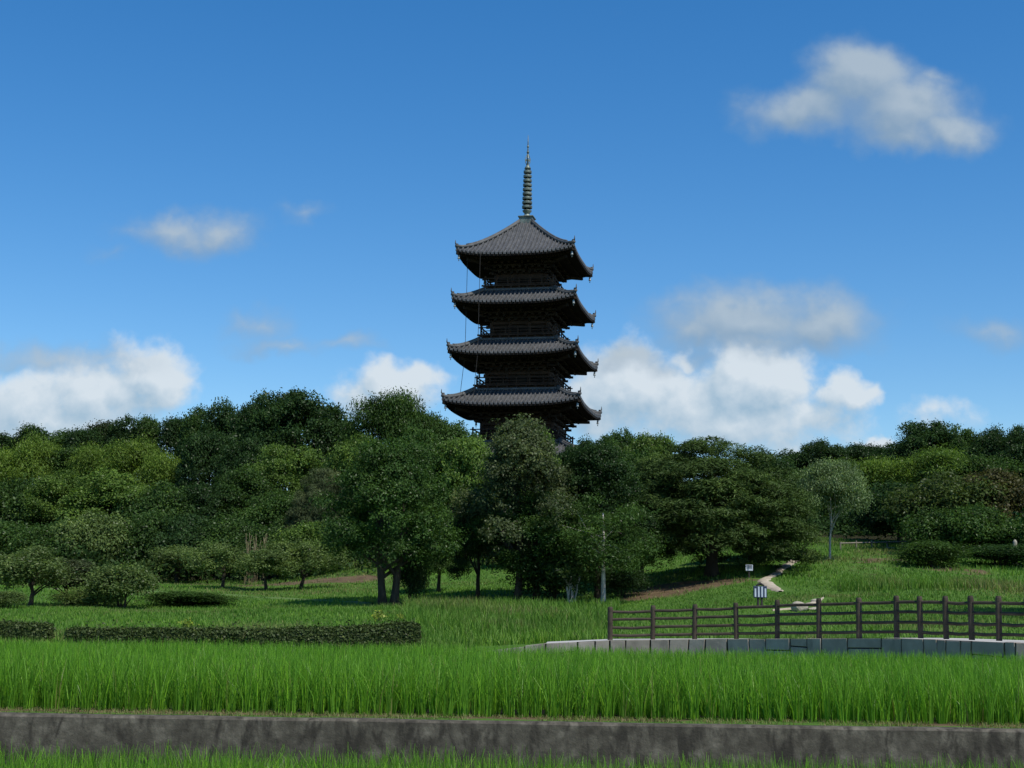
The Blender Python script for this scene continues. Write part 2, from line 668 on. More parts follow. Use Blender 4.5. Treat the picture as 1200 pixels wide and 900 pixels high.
def blades(base, h, lean, az, w, seg=3, curve=1.6, twist=None):
    """vectorised curved tapering blades -> verts, quads, per-blade repeat count"""
    n = len(base)
    dirx, diry = np.cos(az), np.sin(az)
    tw = az + PI / 2 + (twist if twist is not None else 0)
    sx, sy = np.cos(tw), np.sin(tw)
    V = []
    for k in range(seg + 1):
        t = k / seg
        ww = w * (1 - t ** 1.5) * .5 + .0015
        off = lean * h * t ** curve
        zz = h * (t - .25 * lean * t ** 2.2)
        cx, cy, cz = base[:, 0] + dirx * off, base[:, 1] + diry * off, base[:, 2] + zz
        V.append(np.stack([cx - sx * ww, cy - sy * ww, cz], -1))
        V.append(np.stack([cx + sx * ww, cy + sy * ww, cz], -1))
    V = np.stack(V, 1)          # n, 2(seg+1), 3
    m = 2 * (seg + 1)
    b = (np.arange(n) * m)[:, None]
    Q = [np.concatenate([b + 2 * k, b + 2 * k + 1, b + 2 * k + 3, b + 2 * k + 2], 1) for k in range(seg)]
    return V.reshape(-1, 3), np.stack(Q, 1).reshape(-1, 4), m


def rice(name, x0, x1, y0, y1, soil, hmean, nb, mat, soilmat):
    X, Y = np.meshgrid(np.arange(x0, x1, .21), np.arange(y0, y1, .29))
    X = X.ravel() + rng.normal(0, .025, X.size)
    Y = Y.ravel() + rng.normal(0, .02, Y.size)
    nh = len(X)
    hh = hmean * (.95 + .10 * vnoise(X, Y, 1.3, 3) + rng.normal(0, .025, nh))
    vig = .75 + .5 * rng.random(nh)
    X, Y, hh, vig = (np.repeat(a, nb) for a in (X, Y, hh, vig))
    n = len(X)
    keep = rng.random(n) < vig * .8
    X, Y, hh = X[keep], Y[keep], hh[keep]
    n = len(X)
    ra = rng.random(n) * 2 * PI
    rr = .075 * np.sqrt(rng.random(n))
    base = np.stack([X + rr * np.cos(ra), Y + rr * np.sin(ra), np.full(n, soil)], -1)
    h = hh * rng.uniform(.5, 1.06, n) ** .8
    lean = np.abs(rng.normal(.15, .19, n)) + .03
    az = ra + rng.normal(0, .7, n)
    V, Q, m = blades(base, h, lean, az, rng.uniform(.007, .015, n), 3, 1.9, rng.normal(0, .8, n))
    t = np.repeat(np.clip(.45 + .3 * rng.standard_normal(n), 0, 1), m)
    dry = np.repeat((rng.random(n) < .025).astype(float) * .7, m)
    o = link(name, np_mesh(name, V, Q, mat, {'tint': t, 'dry': dry}))
    tag(o, kind='stuff')
    return o


rice_m = leaf_mat('rice_leaf', .42, .012, .4, (.155, .350, .034), (.30, .25, .10), .5, 1.4)
rice('rice_field', -17, 17, 21.45, 32.4, -.02, .84, 42, rice_m, None)
rice('rice_field', -12, 12, 16.6, 20.4, LOWER, .83, 36, rice_m, None)

mud = surf_mat('paddy_mud', [(.3, (.015, .014, .009)), (.7, (.035, .03, .02))], 2, .7, .4, 10)
mb = MB()
mb.quadgrid([[(-40 + 80 * j / 20, y, .02 + (y - 21.1) * .0) for j in range(21)] for y in (21.9, 27, 32.6)])
tag(mb.build('paddy_soil', mud), kind='structure')

# ------------------------------------------------------------------ meadow grass (uncountable)
grass_m = leaf_mat('meadow_grass_leaf', .35, .01, .5, (.115, .235, .034), (.26, .21, .10), .6, 1.4)


def scatter_grass(name, n, dlo, dhi, ulo, uhi, hfun, seed, wid=(.02, .045), drybase=0.05, densfun=None):
    g = np.random.default_rng(seed)
    d = np.sqrt(dlo ** 2 + (dhi ** 2 - dlo ** 2) * g.random(n))
    u = ulo + (uhi - ulo) * g.random(n)
    x = (u - 600) / F * d
    dm = dirt_mask(x, d)
    pd, _, side = poly_near(x, d, WALK)
    keep = (g.random(n) > dm * .93) & ~((side > 0) & (pd < 1.95)) & ~((side <= 0) & (pd < .65))
    if densfun is not None:
        keep &= g.random(n) < densfun(u, d, x)
    for strip_pts, wd in ((hp, .55), (hp2, .4)):
        P = np.array([[p.x, p.y, 0] for p in strip_pts])
        q, _, _ = poly_near(x, d, P)
        keep &= q > wd
    P = np.array([[p.x, p.y, 0] for p in hp3])
    q, _, _ = poly_near(x, d, P)
    keep &= (q > .4) | (g.random(n) < .15)
    u, d, x, dm = u[keep], d[keep], x[keep], dm[keep]
    k = len(x)
    h = hfun(u, d, x) * g.uniform(.55, 1.15, k)
    base = np.stack([x, d, zf(x, d) - .02], -1)
    V, Q, m = blades(base, h, np.abs(g.normal(.3, .25, k)), g.random(k) * 2 * PI, g.uniform(wid[0], wid[1], k), 2, 1.7, g.normal(0, .6, k))
    pn = vnoise(x, d, 4, 12) * .6 + vnoise(x, d, 1.3, 13) * .4
    t = np.clip(.25 + .5 * pn + .18 * g.standard_normal(k), 0, 1)
    dry = np.clip((vnoise(x, d, 5, 15) * .6 + vnoise(x, d, 1.6, 16) * .4 - .56) * 2.5 + dm * 1.5, 0, .6) * (g.random(k) < .7) + (g.random(k) < drybase) * .5
    o = link(name, np_mesh(name, V, Q, grass_m, {'tint': np.repeat(t, m), 'dry': np.repeat(np.clip(dry, 0, .85), m)}))
    tag(o, kind='stuff')
    return o


def h_meadow(u, d, x):
    tall = np.where((u > 480) & (u < 730) & (d < 62), .46, .16)
    right = np.where((u >= 700), .13, 0)
    bank = np.where((u > 980) & (d > 60) & (d < 68), .5, 0)
    left = np.where((u <= 480), .04 + .04 * (vnoise(x, d, 2.5, 21) > .62), 0)
    pd, _, sd = poly_near(x, d, WALK)
    low = np.where((sd <= 0) & (pd < 14) & (u > 560), .25, 1.0)
    return low * np.maximum.reduce([tall * (u < 730), right * (.6 + .8 * vnoise(x, d, 3, 22)), bank, left, np.full(u.shape, .05)])


scatter_grass('meadow_grass', 150000, 33, 64, -120, 1320, h_meadow, 31)
scatter_grass('meadow_grass', 100000, 64, 96, -120, 1320, lambda u, d, x: .08 + .14 * vnoise(x, d, 3, 24) + .07 * (u > 880), 32, (.03, .06))
# fringe of dry grass and weeds on the lip of the concrete wall
g = np.random.default_rng(77)
n = 16000
fx = g.uniform(-16, 16, n)
fy = 20.8 + .8 * g.random(n)
keep = vnoise(fx, fy, .6, 41) > .12
fx, fy = fx[keep], fy[keep]
k = len(fx)
V, Q, m = blades(np.stack([fx, fy, np.full(k, 0.0)], -1), g.uniform(.015, .07, k), np.abs(g.normal(.5, .4, k)), g.random(k) * 6.28, g.uniform(.005, .012, k), 2, 1.5)
o = link('verge_grass', np_mesh('verge_grass', V, Q, grass_m, {'tint': np.repeat(g.random(k) * .7, m), 'dry': np.repeat(np.clip(g.normal(.55, .3, k), 0, .9), m)}))
tag(o, kind='stuff')

# ------------------------------------------------------------------ foliage
LEAF = leaf_mat('tree_leaf', .36, .008, .4)
NEEDLE = leaf_mat('pine_needle', .22, .006, .5)
BARK = surf_mat('bark', [(.3, (.026, .021, .015)), (.6, (.055, .045, .034)), (.85, (.10, .085, .066))], 4, .9, .6, 14, (1, 1, .3))
PALEBARK = surf_mat('pale_bark', [(.3, (.22, .2, .17)), (.55, (.42, .4, .36)), (.8, (.55, .53, .48))], 3, .85, .4, 12, (1, 1, .6),
                    stain=((.06, .05, .04), 3.5, .58, .7, (.4, .4, 2)))


def unit(v):
    return v / (np.linalg.norm(v, axis=1, keepdims=True) + 1e-9)


def rand_dir(g, n):
    return unit(g.standard_normal((n, 3)))


def leaves_mesh(name, c, nrm, L, W, mat, g, ax=None, tint=None):
    """one folded diamond leaf per point"""
    n = len(c)
    a = g.standard_normal((n, 3)) if ax is None else ax + .5 * g.standard_normal((n, 3))
    a = unit(a - nrm * np.sum(a * nrm, 1, keepdims=True))
    b = np.cross(nrm, a)
    L = (L * g.uniform(.65, 1.35, n))[:, None]
    W = (W * g.uniform(.7, 1.3, n))[:, None]
    v = np.stack([c - a * L * .5, c + b * W * .5 + nrm * W * .12, c + a * L * .5, c - b * W * .5 + nrm * W * .12], 1).reshape(-1, 3)
    q = np.arange(4 * n).reshape(n, 4)
    t = np.clip(g.normal(.42, .2, n) if tint is None else tint, 0, 1)
    return np_mesh(name, v, q, mat, {'tint': np.repeat(t, 4)})


def clumps_in(g, n, Rr, z0, z1_, shape, lop=.0, skirt=False):
    """centres and radii of foliage clumps filling a crown"""
    d = rand_dir(g, n)
    lim = -.8 if skirt else -.35
    d[:, 2] = np.where(d[:, 2] < lim, -d[:, 2], d[:, 2])
    rad = .45 + .5 * g.random(n) ** .6
    cz = (z0 + z1_) / 2
    hz = (z1_ - z0) / 2
    p = d * rad[:, None]
    f = (p[:, 2] + 1) / 2
    if shape == 'dome':
        d = rand_dir(g, n)
        d[:, 2] = np.where(d[:, 2] < -.12, -d[:, 2], d[:, 2])
        rad = np.where(g.random(n) < .2, .6, .82 + .2 * g.random(n))
        w = (1 + lop * np.sin(np.arctan2(d[:, 1], d[:, 0]) * 3 + 1)) * rad
        return np.stack([d[:, 0] * Rr * w, d[:, 1] * Rr * w, z0 + .16 * (z1_ - z0) + d[:, 2] * rad * (z1_ - z0) * .84], -1)
    if shape == 'egg':
        w = 1.12 - .5 * np.clip(f - .2, 0, 1)
    elif shape == 'cone':
        w = 1.15 - .95 * f
    elif shape == 'vase':
        w = .45 + .75 * f
    else:
        w = np.ones(n)
    ang = np.arctan2(p[:, 1], p[:, 0])
    w = w * (1 + lop * np.sin(ang * 2 + g.random() * 6) + lop * .7 * np.sin(ang * 3 + g.random() * 6))
    out = np.stack([p[:, 0] * Rr * w, p[:, 1] * Rr * w, cz + p[:, 2] * hz], -1)
    return out


def crown_mesh(name, seed, Rr, z0, z1_, nclump, cr, twigs, lp, L, W, shape='round', flat=.75, upb=.35, mat=None, droop=0., spread=.28, lop=.12, skirt=False):
    g = np.random.default_rng(seed)
    cc = clumps_in(g, nclump, Rr * .86, z0 + cr * .5, z1_ - cr * .55, shape, lop, skirt)
    rad = cr * g.uniform(.55, 1.4, nclump)
    ctint = g.normal(0, .10, nclump)
    ti = np.repeat(np.arange(nclump), twigs)
    m = len(ti)
    d = rand_dir(g, m)
    d[:, 2] = np.where((d[:, 2] < -.2) & (g.random(m) < .7), -d[:, 2], d[:, 2])
    rr = rad[ti] * (.72 + .38 * g.random(m)) * np.where(g.random(m) < .05, 1.35, 1)
    tp = cc[ti] + d * rr[:, None] * np.array([1, 1, flat])
    tn = unit(d + np.array([0, 0, upb]))
    tt = g.normal(0, .09, m)
    li = np.repeat(np.arange(m), lp)
    k = len(li)
    c = tp[li] + g.standard_normal((k, 3)) * spread * np.array([1, 1, .7])
    if droop:
        q = g.random(k)
        c[:, 2] -= droop * q
    nn = unit(tn[li] + .65 * g.standard_normal((k, 3)))
    ax = None
    if droop:
        ax = np.tile(np.array([0, 0, -1.4]), (k, 1))
    t = .42 + ctint[ti][li] + tt[li] + .12 * g.standard_normal(k)
    me = leaves_mesh(name, c, nn, L, W, mat or LEAF, g, ax, t)
    return me, cc


def trunk_mesh(name, seed, H, cc, r0_, fork, nlimb, mat, lean=0.0, stems=1, wob=.05):
    """tapered trunk(s) with limbs reaching into the crown clumps"""
    rd = random.Random(seed)
    mb = MB()
    order = sorted(range(len(cc)), key=lambda i: rd.random())
    per = max(1, nlimb // stems)
    for s in range(stems):
        ox = (s - (stems - 1) / 2) * r0_ * 2.6
        tip = Vector((ox * 3.2 + lean * H, rd.uniform(-.1, .1) * H * .3, H * .8))
        pts, rads = [], []
        for i in range(9):
            t = i / 8
            pts.append(Vector((ox, 0, -.3)).lerp(tip, t) + Vector((rd.uniform(-1, 1) * wob * H * .4 * t, rd.uniform(-1, 1) * wob * H * .4 * t, 0)))
            rads.append(r0_ * (1.35 if i == 0 else 1.0) * (1 - .82 * t) + .012)
        mb.tube(pts, rads, 9)
        for j in range(per):
            c = Vector(cc[order[(s * per + j) % len(order)]])
            t = fork + (0.75 - fork) * rd.random()
            i = min(7, int(t * 8))
            a = pts[i].lerp(pts[i + 1], t * 8 - i)
            r1 = r0_ * (1 - .82 * t) * .62
            mid = a.lerp(c, .5) + Vector((rd.uniform(-.3, .3), rd.uniform(-.3, .3), rd.uniform(.0, .35))) * (c - a).length * .3
            mb.tube([a, a.lerp(mid, .5) + Vector((0, 0, .05)), mid, mid.lerp(c, .6), c], [r1, r1 * .85, r1 * .6, r1 * .4, r1 * .12 + .008], 6, False)
    return mb.mesh(name, mat, True)


PROTO = {}


def proto(kind, var):
    fine = .66 if var >= 3 else 1.0      # the trees nearest to us have finer leaves
    more = 2 if var >= 3 else 1
    key = (kind, var)
    if key in PROTO:
        return PROTO[key]
    sd = sum(ord(ch) for ch in kind) * 31 + var * 101
    if kind == 'broadleaf':
        H0, R0 = 11., 4.6
        me, cc = crown_mesh('crown', sd, R0, H0 * (.05 if var >= 3 else .06), H0, 66 if var >= 3 else 70, 1.05 if var >= 3 else 1.15, 54, 8 * more, .26 * fine, .17 * fine, 'egg' if var >= 3 else 'round', .75, .45, lop=.2, skirt=var >= 3, spread=.2 if var >= 3 else .26)
        tk = trunk_mesh('trunk', sd, H0, cc, .26, .25, 10, BARK)
    elif kind == 'oak':      # dense domed evergreen
        H0, R0 = 13., 6.
        me, cc = crown_mesh('crown', sd, R0, H0 * .06, H0, 88, 1.35, 54, 8, .26, .17, 'round', .72, .5, lop=.10)
        tk = trunk_mesh('trunk', sd, H0, cc, .36, .25, 12, BARK)
    elif kind == 'slim':     # ridge trees, narrow with ragged tops
        H0, R0 = 12., 2.8
        me, cc = crown_mesh('crown', sd, R0, H0 * .1, H0, 50, .85, 46, 7, .28, .16, 'round', 1.0, .3, lop=.2, spread=.34)
        tk = trunk_mesh('trunk', sd, H0, cc, .2, .4, 8, BARK)
    elif kind == 'bamboo':
        H0, R0 = 11., 3.0
        me, cc = crown_mesh('crown', sd, R0, H0 * .15, H0, 48, .75, 52, 7, .34, .075, 'round', 1.5, .2, droop=.5, spread=.4, lop=.2)
        rd = random.Random(sd)
        mb = MB()
        for i in range(14):
            c = Vector(cc[i])
            a = Vector((c.x * .35, c.y * .35, -.3))
            m_ = Vector((c.x * .5, c.y * .5, c.z * .65))
            mb.tube([a, m_, c, c + Vector((c.x * .2, c.y * .2, .8))], [.06, .05, .03, .008], 6)
        tk = mb.mesh('culms', surf_mat('bamboo_culm', [(.3, (.08, .12, .03)), (.7, (.16, .19, .07))], 3, .5, .1, 8), True)
    elif kind == 'pine':     # old garden pine with rounded pads
        H0, R0 = 9., 5.5
        me, cc = crown_mesh('crown', sd, R0, H0 * .01, H0, 230, .95, 110, 7, .24, .055, 'dome', .55, 1.1, mat=NEEDLE, spread=.11, lop=.12, skirt=True)
        tk = trunk_mesh('trunk', sd, H0, cc, .34, .2, 16, BARK, lean=-.04)
    elif kind == 'layered':  # spreading tree with horizontal sprays
        H0, R0 = 10., 5.
        me, cc = crown_mesh('crown', sd, R0, H0 * (.09 if var >= 3 else .05), H0, 74 if var >= 3 else 84, 1.1 if var >= 3 else 1.25, 52, 8 * more, .24 * fine, .15 * fine, 'egg' if var >= 3 else 'round', .6, .5, lop=.2, spread=.19 if var >= 3 else .26, skirt=var >= 3)
        tk = trunk_mesh('trunk', sd, H0, cc, .25, .2, 12, BARK, stems=2 if var >= 3 else 1)
    elif kind == 'bushy':    # low wide crown that reaches the ground
        H0, R0 = 6., 4.2
        me, cc = crown_mesh('crown', sd, R0, 0.1, H0, 76, 1.05, 54, 8, .24, .155, 'round', .85, .35, lop=.16, skirt=True)
        tk = trunk_mesh('trunk', sd, H0, cc, .2, .2, 10, BARK)
    elif kind == 'lowbush':  # wide low thicket
        H0, R0 = 3.4, 3.9
        me, cc = crown_mesh('crown', sd, R0, 0.0, H0, 64, .8, 54, 8, .22, .13, 'round', 1.0, .35, lop=.2, skirt=True)
        tk = trunk_mesh('stems', sd, H0, cc, .12, .1, 12, BARK, stems=3)
    elif kind == 'orchard':
        H0, R0 = 3.6, 2.0
        me, cc = crown_mesh('crown', sd, R0, H0 * .2, H0, 34, .5, 40, 8, .14, .075, 'round', .9, .4, lop=.22, spread=.16, skirt=True)
        tk = trunk_mesh('trunk', sd, H0 * .72, cc, .12, .35, 9, BARK, lean=(.12 if var % 2 else -.1), wob=.12)
    elif kind == 'shrub':
        H0, R0 = 2.2, 1.6
        me, cc = crown_mesh('crown', sd, R0, 0.0, H0, 38, .5, 46, 8, .14, .06, 'round', 1.1, .5, lop=.18, spread=.17, skirt=True)
        tk = trunk_mesh('stems', sd, H0 * .8, cc, .05, .1, 10, BARK, stems=3)
    elif kind == 'pale_shrub':   # fan of bare pale stems with sparse leaves
        H0, R0 = 2.2, 1.0
        me, cc = crown_mesh('crown', sd, R0, .5, H0, 16, .3, 26, 5, .13, .06, 'round', .9, .4, lop=.18, spread=.14)
        tk = trunk_mesh('stems', sd, H0, cc, .045, .1, 12, PALEBARK, stems=3)
    elif kind == 'thin':     # sparse young tree, light feathery leaves, pale trunk
        H0, R0 = 9., 3.6
        me, cc = crown_mesh('crown', sd, R0, H0 * .2, H0, 85, .7, 48, 7, .22, .08, 'round', .9, .3, droop=.45, lop=.22, spread=.3)
        tk = trunk_mesh('trunk', sd, H0, cc, .10, .3, 9, PALEBARK, lean=.05)
    elif kind == 'wispy':    # pale-trunked tree with thin layered sprays
        H0, R0 = 8., 3.4
        me, cc = crown_mesh('crown', sd, R0, H0 * .12, H0, 48, .9, 42, 7, .22, .07, 'round', .55, .5, lop=.25, spread=.3, skirt=True)
        tk = trunk_mesh('trunk', sd, H0, cc, .17, .45, 10, PALEBARK, wob=.015)
    PROTO[key] = (me, tk, H0, R0)
    return PROTO[key]


TN = {'broadleaf': 'broadleaf_tree', 'oak': 'evergreen_oak', 'slim': 'broadleaf_tree', 'bamboo': 'bamboo_clump', 'pine': 'pine_tree', 'layered': 'spreading_tree',
      'orchard': 'plum_tree', 'shrub': 'shrub', 'pale_shrub': 'shrub', 'thin': 'birch_tree', 'wispy': 'pale_trunk_tree'}
CATS = {'bamboo': 'bamboo', 'shrub': 'shrub', 'pale_shrub': 'shrub'}


def plant(kind, var, px, top, hw, d, tint, label, group=None, base=None, sq=1.0, name=None, rz=None):
    """a tree whose top shows at photo pixel (px, top), hw pixels half wide, d metres away"""
    me, tk, H0, R0 = proto(kind, var)
    name = name or TN[kind]
    if base is not None:
        p = onground(base[0], base[1])
        x, y = p.x, p.y
        d = y
    else:
        y = d
    T = at(px, top, y)
    if base is None:
        x = T.x
    zg = z1(x, y)
    H = max(.6, T.z - zg)
    Rr = hw * (1.3 if group == HILL else 1.22) * y / F
    if kind in ('broadleaf', 'layered', 'oak') and H / Rr < 1.75:
        me, tk, H0, R0 = proto('bushy' if H / Rr > 1.12 else 'lowbush', var % 3)
    o = empty(name, (x, y, zg))
    o.rotation_euler = (0, 0, random.uniform(0, 6.28) if rz is None else rz)
    o.scale = (Rr / R0, Rr / R0 * sq, H / H0)
    tag(o, label, CATS.get(kind, 'tree'), group)
    c = link('crown', me, o)
    k = random.uniform(.9, 1.1)
    c.color = (tint[0] * k, tint[1] * k, tint[2] * k, 1)
    link(tk.name.split('.')[0], tk, o)
    return o


DK = (.034, .070, .021)      # dark evergreen
MD = (.054, .104, .025)      # mid green
LT = (.105, .175, .036)      # light green
YL = (.130, .205, .038)      # yellow green bamboo
GY = (.085, .112, .048)      # grey olive
OR = (.115, .170, .052)      # orchard
BR = (.080, .078, .030)      # brownish

HILL = 'trees on the wooded hill'
T = [
    # ridge on the left, far row
    ('slim', 0, 4, 504, 24, 138, DK, 'dark ragged tree on the ridge at the far left edge of the wood'),
    ('slim', 1, 38, 496, 20, 136, DK, 'dark tree with a small leaning tuft on top, near the left end of the ridge'),
    ('slim', 2, 72, 504, 22, 138, MD, 'mid green ridge tree in a slight dip beneath the big white left cloud'),
    ('slim', 0, 100, 497, 20, 136, DK, 'dark upright ridge tree beneath the middle of the left cloud'),
    ('slim', 1, 125, 492, 20, 138, (.034, .05, .018), 'slightly brownish dark ridge tree left of the pointed ones'),
    ('slim', 2, 150, 488, 18, 136, DK, 'dark pointed ridge tree just left of the gap that shows sky'),
    ('slim', 1, 174, 486, 16, 137, MD, 'tall narrow green tree forming the left side of the sky gap'),
    ('slim', 0, 210, 483, 19, 136, DK, 'dark tree with feathery top at the right side of the sky gap'),
    ('slim', 2, 232, 476, 18, 132, MD, 'green ridge tree with two pointed tips left of the great dome'),
    ('broadleaf', 1, 262, 470, 28, 128, DK, 'dark bushy ridge tree touching the left flank of the great domed tree'),
    ('oak', 0, 352, 449, 56, 120, DK, 'huge dark domed evergreen, highest crown of the whole wood'),
    ('oak', 1, 312, 455, 36, 123, DK, 'dark rounded shoulder tree at the left of the highest crown'),
    ('broadleaf', 0, 396, 488, 30, 118, DK, 'dark tree in the dip between the domed evergreen and the airy tree'),
    ('thin', 1, 462, 455, 46, 116, MD, 'airy open crowned tree with sky showing through, left of the pagoda'),
    ('broadleaf', 2, 495, 476, 28, 118, MD, 'green tree at the right foot of the airy crowned tree'),
    ('broadleaf', 0, 532, 490, 30, 120, MD, 'mid green tree just under the left tip of the lowest visible roof'),
    # second row, left
    ('bamboo', 0, 6, 522, 34, 122, YL, 'bright yellow green bamboo at the left edge, below the dark ridge'),
    ('bamboo', 1, 46, 512, 28, 124, YL, 'tall feathery bamboo next to the one at the left edge'),
    ('slim', 1, 84, 523, 26, 124, MD, 'mid green tree between two stands of bamboo'),
    ('bamboo', 0, 112, 518, 26, 122, YL, 'thin bright bamboo standing below the middle of the left ridge'),
    ('bamboo', 1, 160, 515, 32, 120, YL, 'plume shaped bamboo under the pointed ridge trees'),
    ('bamboo', 0, 194, 528, 26, 118, YL, 'brightest bamboo clump, right end of the bamboo stand'),
    ('broadleaf', 2, 248, 500, 30, 116, DK, 'very dark shaded tree in the hollow right of the bamboo'),
    ('oak', 1, 292, 506, 34, 114, DK, 'dark tree below the left shoulder of the domed evergreen'),
    # third row, left
    ('layered', 0, 20, 562, 46, 108, MD, 'broad green tree below the bamboo at the left edge'),
    ('layered', 1, 78, 548, 42, 106, LT, 'light green slope tree below the gap between the left bamboo stands'),
    ('broadleaf', 1, 136, 552, 44, 104, LT, 'light green slope tree with a yellowish side'),
    ('broadleaf', 0, 196, 568, 42, 102, MD, 'mid green broad tree below the brightest bamboo'),
    ('broadleaf', 2, 240, 562, 34, 102, DK, 'dark green round tree on the slope above the second plum tree'),
    ('oak', 0, 345, 515, 46, 108, LT, 'light leaved rounded tree in front of the highest domed evergreen'),
    ('broadleaf', 1, 288, 548, 38, 104, MD, 'green tree on the slope above the orchard, left of the bare trunk'),
    ('layered', 2, 330, 574, 40, 96, MD, 'mid green tree behind the right half of the orchard'),
    ('pine', 1, 384, 548, 34, 94, GY, 'greyish pine with a tall bare trunk behind the orchard'),
    # low layer behind the orchard
    ('layered', 1, 10, 610, 46, 92, MD, 'bushy low tree at the left edge behind the plum trees'),
    ('broadleaf', 2, 66, 612, 40, 90, MD, 'bushy tree directly behind the thin pale plum tree'),
    ('broadleaf', 0, 118, 602, 38, 90, OR, 'grey green bushy tree above the pampas like shrub'),
    ('broadleaf', 1, 168, 600, 38, 91, MD, 'glossy bushy tree above a dark hollow, left of the orchard row'),
    ('broadleaf', 2, 222, 604, 36, 91, DK, 'dark bushy tree directly behind the first plum tree of the row'),
    ('broadleaf', 0, 270, 606, 36, 91, MD, 'bushy tree directly behind the second plum tree of the row'),
    ('layered', 0, 318, 616, 34, 90, MD, 'low tree behind the dry pale stalks above the third plum tree'),
    ('broadleaf', 1, 362, 612, 36, 89, LT, 'light green low tree behind the fourth plum tree'),
    # centre, behind the front trees
    ('layered', 1, 425, 505, 42, 98, LT, 'light green tree behind the left shoulder of the twin stemmed tree'),
    ('broadleaf', 1, 500, 500, 36, 96, MD, 'green tree rising behind the right shoulder of the twin stemmed tree'),
    ('broadleaf', 2, 548, 505, 34, 94, LT, 'light green tree beneath the left eaves of the pagoda'),
    ('broadleaf', 1, 630, 502, 26, 84, LT, 'yellow green round tree hiding the foot of the pagoda'),
    ('oak', 1, 690, 508, 34, 100, DK, 'dark tree directly right of the pagoda foot'),
    ('broadleaf', 0, 726, 500, 26, 112, MD, 'small dark topped tree on the skyline right of the pagoda'),
    ('broadleaf', 2, 762, 503, 28, 108, LT, 'yellowish topped skyline tree left of the old pine'),
    ('broadleaf', 0, 745, 525, 40, 88, MD, 'mid green tree tucked against the left side of the old pine'),
    ('broadleaf', 1, 716, 560, 34, 78, DK, 'dark leaved tree behind the white trunk'),
    # right hand wood
    ('oak', 0, 895, 532, 30, 140, DK, 'low dark skyline tree right of the old pine top'),
    ('broadleaf', 1, 930, 528, 26, 145, DK, 'dark skyline tree in the lowest dip of the wood'),
    ('oak', 1, 966, 512, 32, 142, DK, 'dark rounded skyline tree above the weeping birch'),
    ('broadleaf', 2, 1008, 516, 26, 142, DK, 'dark skyline tree beside the small white cloud gap'),
    ('broadleaf', 0, 1048, 520, 28, 136, DK, 'dark skyline tree at the left foot of the tallest right crown'),
    ('oak', 0, 1090, 487, 42, 126, DK, 'tallest dark crown of the right hand wood'),
    ('broadleaf', 1, 1132, 500, 26, 124, MD, 'mid green skyline tree just right of the tallest right crown'),
    ('oak', 1, 1170, 496, 34, 122, DK, 'dark rounded skyline tree near the right edge'),
    ('oak', 0, 1208, 490, 36, 120, DK, 'dark skyline tree cut by the right edge of the picture'),
    ('bamboo', 1, 990, 540, 36, 118, LT, 'feathery light green bamboo behind the weeping birch'),
    ('bamboo', 0, 1036, 535, 34, 116, YL, 'bright yellow green bamboo right of the weeping birch'),
    ('bamboo', 1, 1095, 526, 40, 114, LT, 'green bamboo below the tallest right crown'),
    ('broadleaf', 2, 1148, 530, 36, 112, MD, 'mid green tree below the dark rounded tree near the right edge'),
    ('layered', 0, 945, 560, 42, 112, MD, 'mid green tree between the old pine and the weeping birch'),
    ('layered', 2, 1052, 566, 44, 93, DK, 'dark spreading tree shading the far clearing'),
    ('layered', 0, 1110, 556, 52, 86, (.075, .112, .03), 'broad spreading olive green tree with flat sprays on the right'),
    ('layered', 1, 1176, 552, 48, 85, BR, 'reddish brown leaved tree at the right edge'),
    ('broadleaf', 1, 1015, 600, 34, 104, DK, 'dark low tree behind the weeping birch trunk'),
    ('broadleaf', 0, 1128, 600, 50, 82, MD, 'low bushy green tree at the right, its skirts touching the grass'),
    ('broadleaf', 2, 1205, 612, 40, 80, MD, 'bushy tree beside the white post at the right edge'),
]
random.seed(21)
for (k, v, px, top, hw, d, tint, lab) in T:
    plant(k, v, px, top, hw, d, tint, lab, HILL)

FRONT_G = 'trees at the edge of the meadow'
random.seed(5)
plant('layered', 3, 448, 508, 80, 64, (.05, .10, .024), 'big rounded tree with two stems standing alone on the grass left of centre', FRONT_G, base=(455, 708), rz=.15)
plant('broadleaf', 4, 580, 490, 68, 70, GY, 'tall grey olive tree with pale leaves in front of the pagoda', FRONT_G, base=(607, 705))
plant('broadleaf', 3, 622, 570, 62, 68, MD, 'leafy tree low in front of the right side of the grey olive tree', FRONT_G, base=(628, 704))
plant('broadleaf', 4, 700, 520, 54, 68, DK, 'dark dense tree above the white trunk, right of centre', FRONT_G, base=(700, 702))
plant('wispy', 0, 708, 575, 52, 62, MD, 'wispy tree with a straight white trunk near the left end of the fence', FRONT_G, base=(707, 710))
plant('broadleaf', 3, 512, 590, 32, 72, MD, 'small forked tree between the twin stemmed tree and the grey olive tree', FRONT_G, base=(514, 694))
plant('pine', 0, 842, 514, 104, 74, (.066, .108, .030), 'old dome shaped pine with cloud like pads beside the dirt path', FRONT_G, base=(834, 675), rz=2.2)
plant('pine', 2, 880, 556, 40, 80, (.066, .108, .030), 'lower rounded pine leaning over the top of the dirt path', FRONT_G, base=(880, 656))
plant('broadleaf', 3, 752, 572, 42, 70, (.045, .088, .022), 'leafy tree between the white trunk and the old pine', FRONT_G, base=(752, 690))
plant('broadleaf', 4, 556, 588, 38, 70, DK, 'dark tree in the gap between the small forked tree and the grey olive tree', FRONT_G, base=(560, 699))
plant('thin', 0, 978, 535, 40, 84, (.16, .23, .10), 'weeping birch with pale feathery leaves and slim white trunk', FRONT_G, base=(972, 656), rz=0)

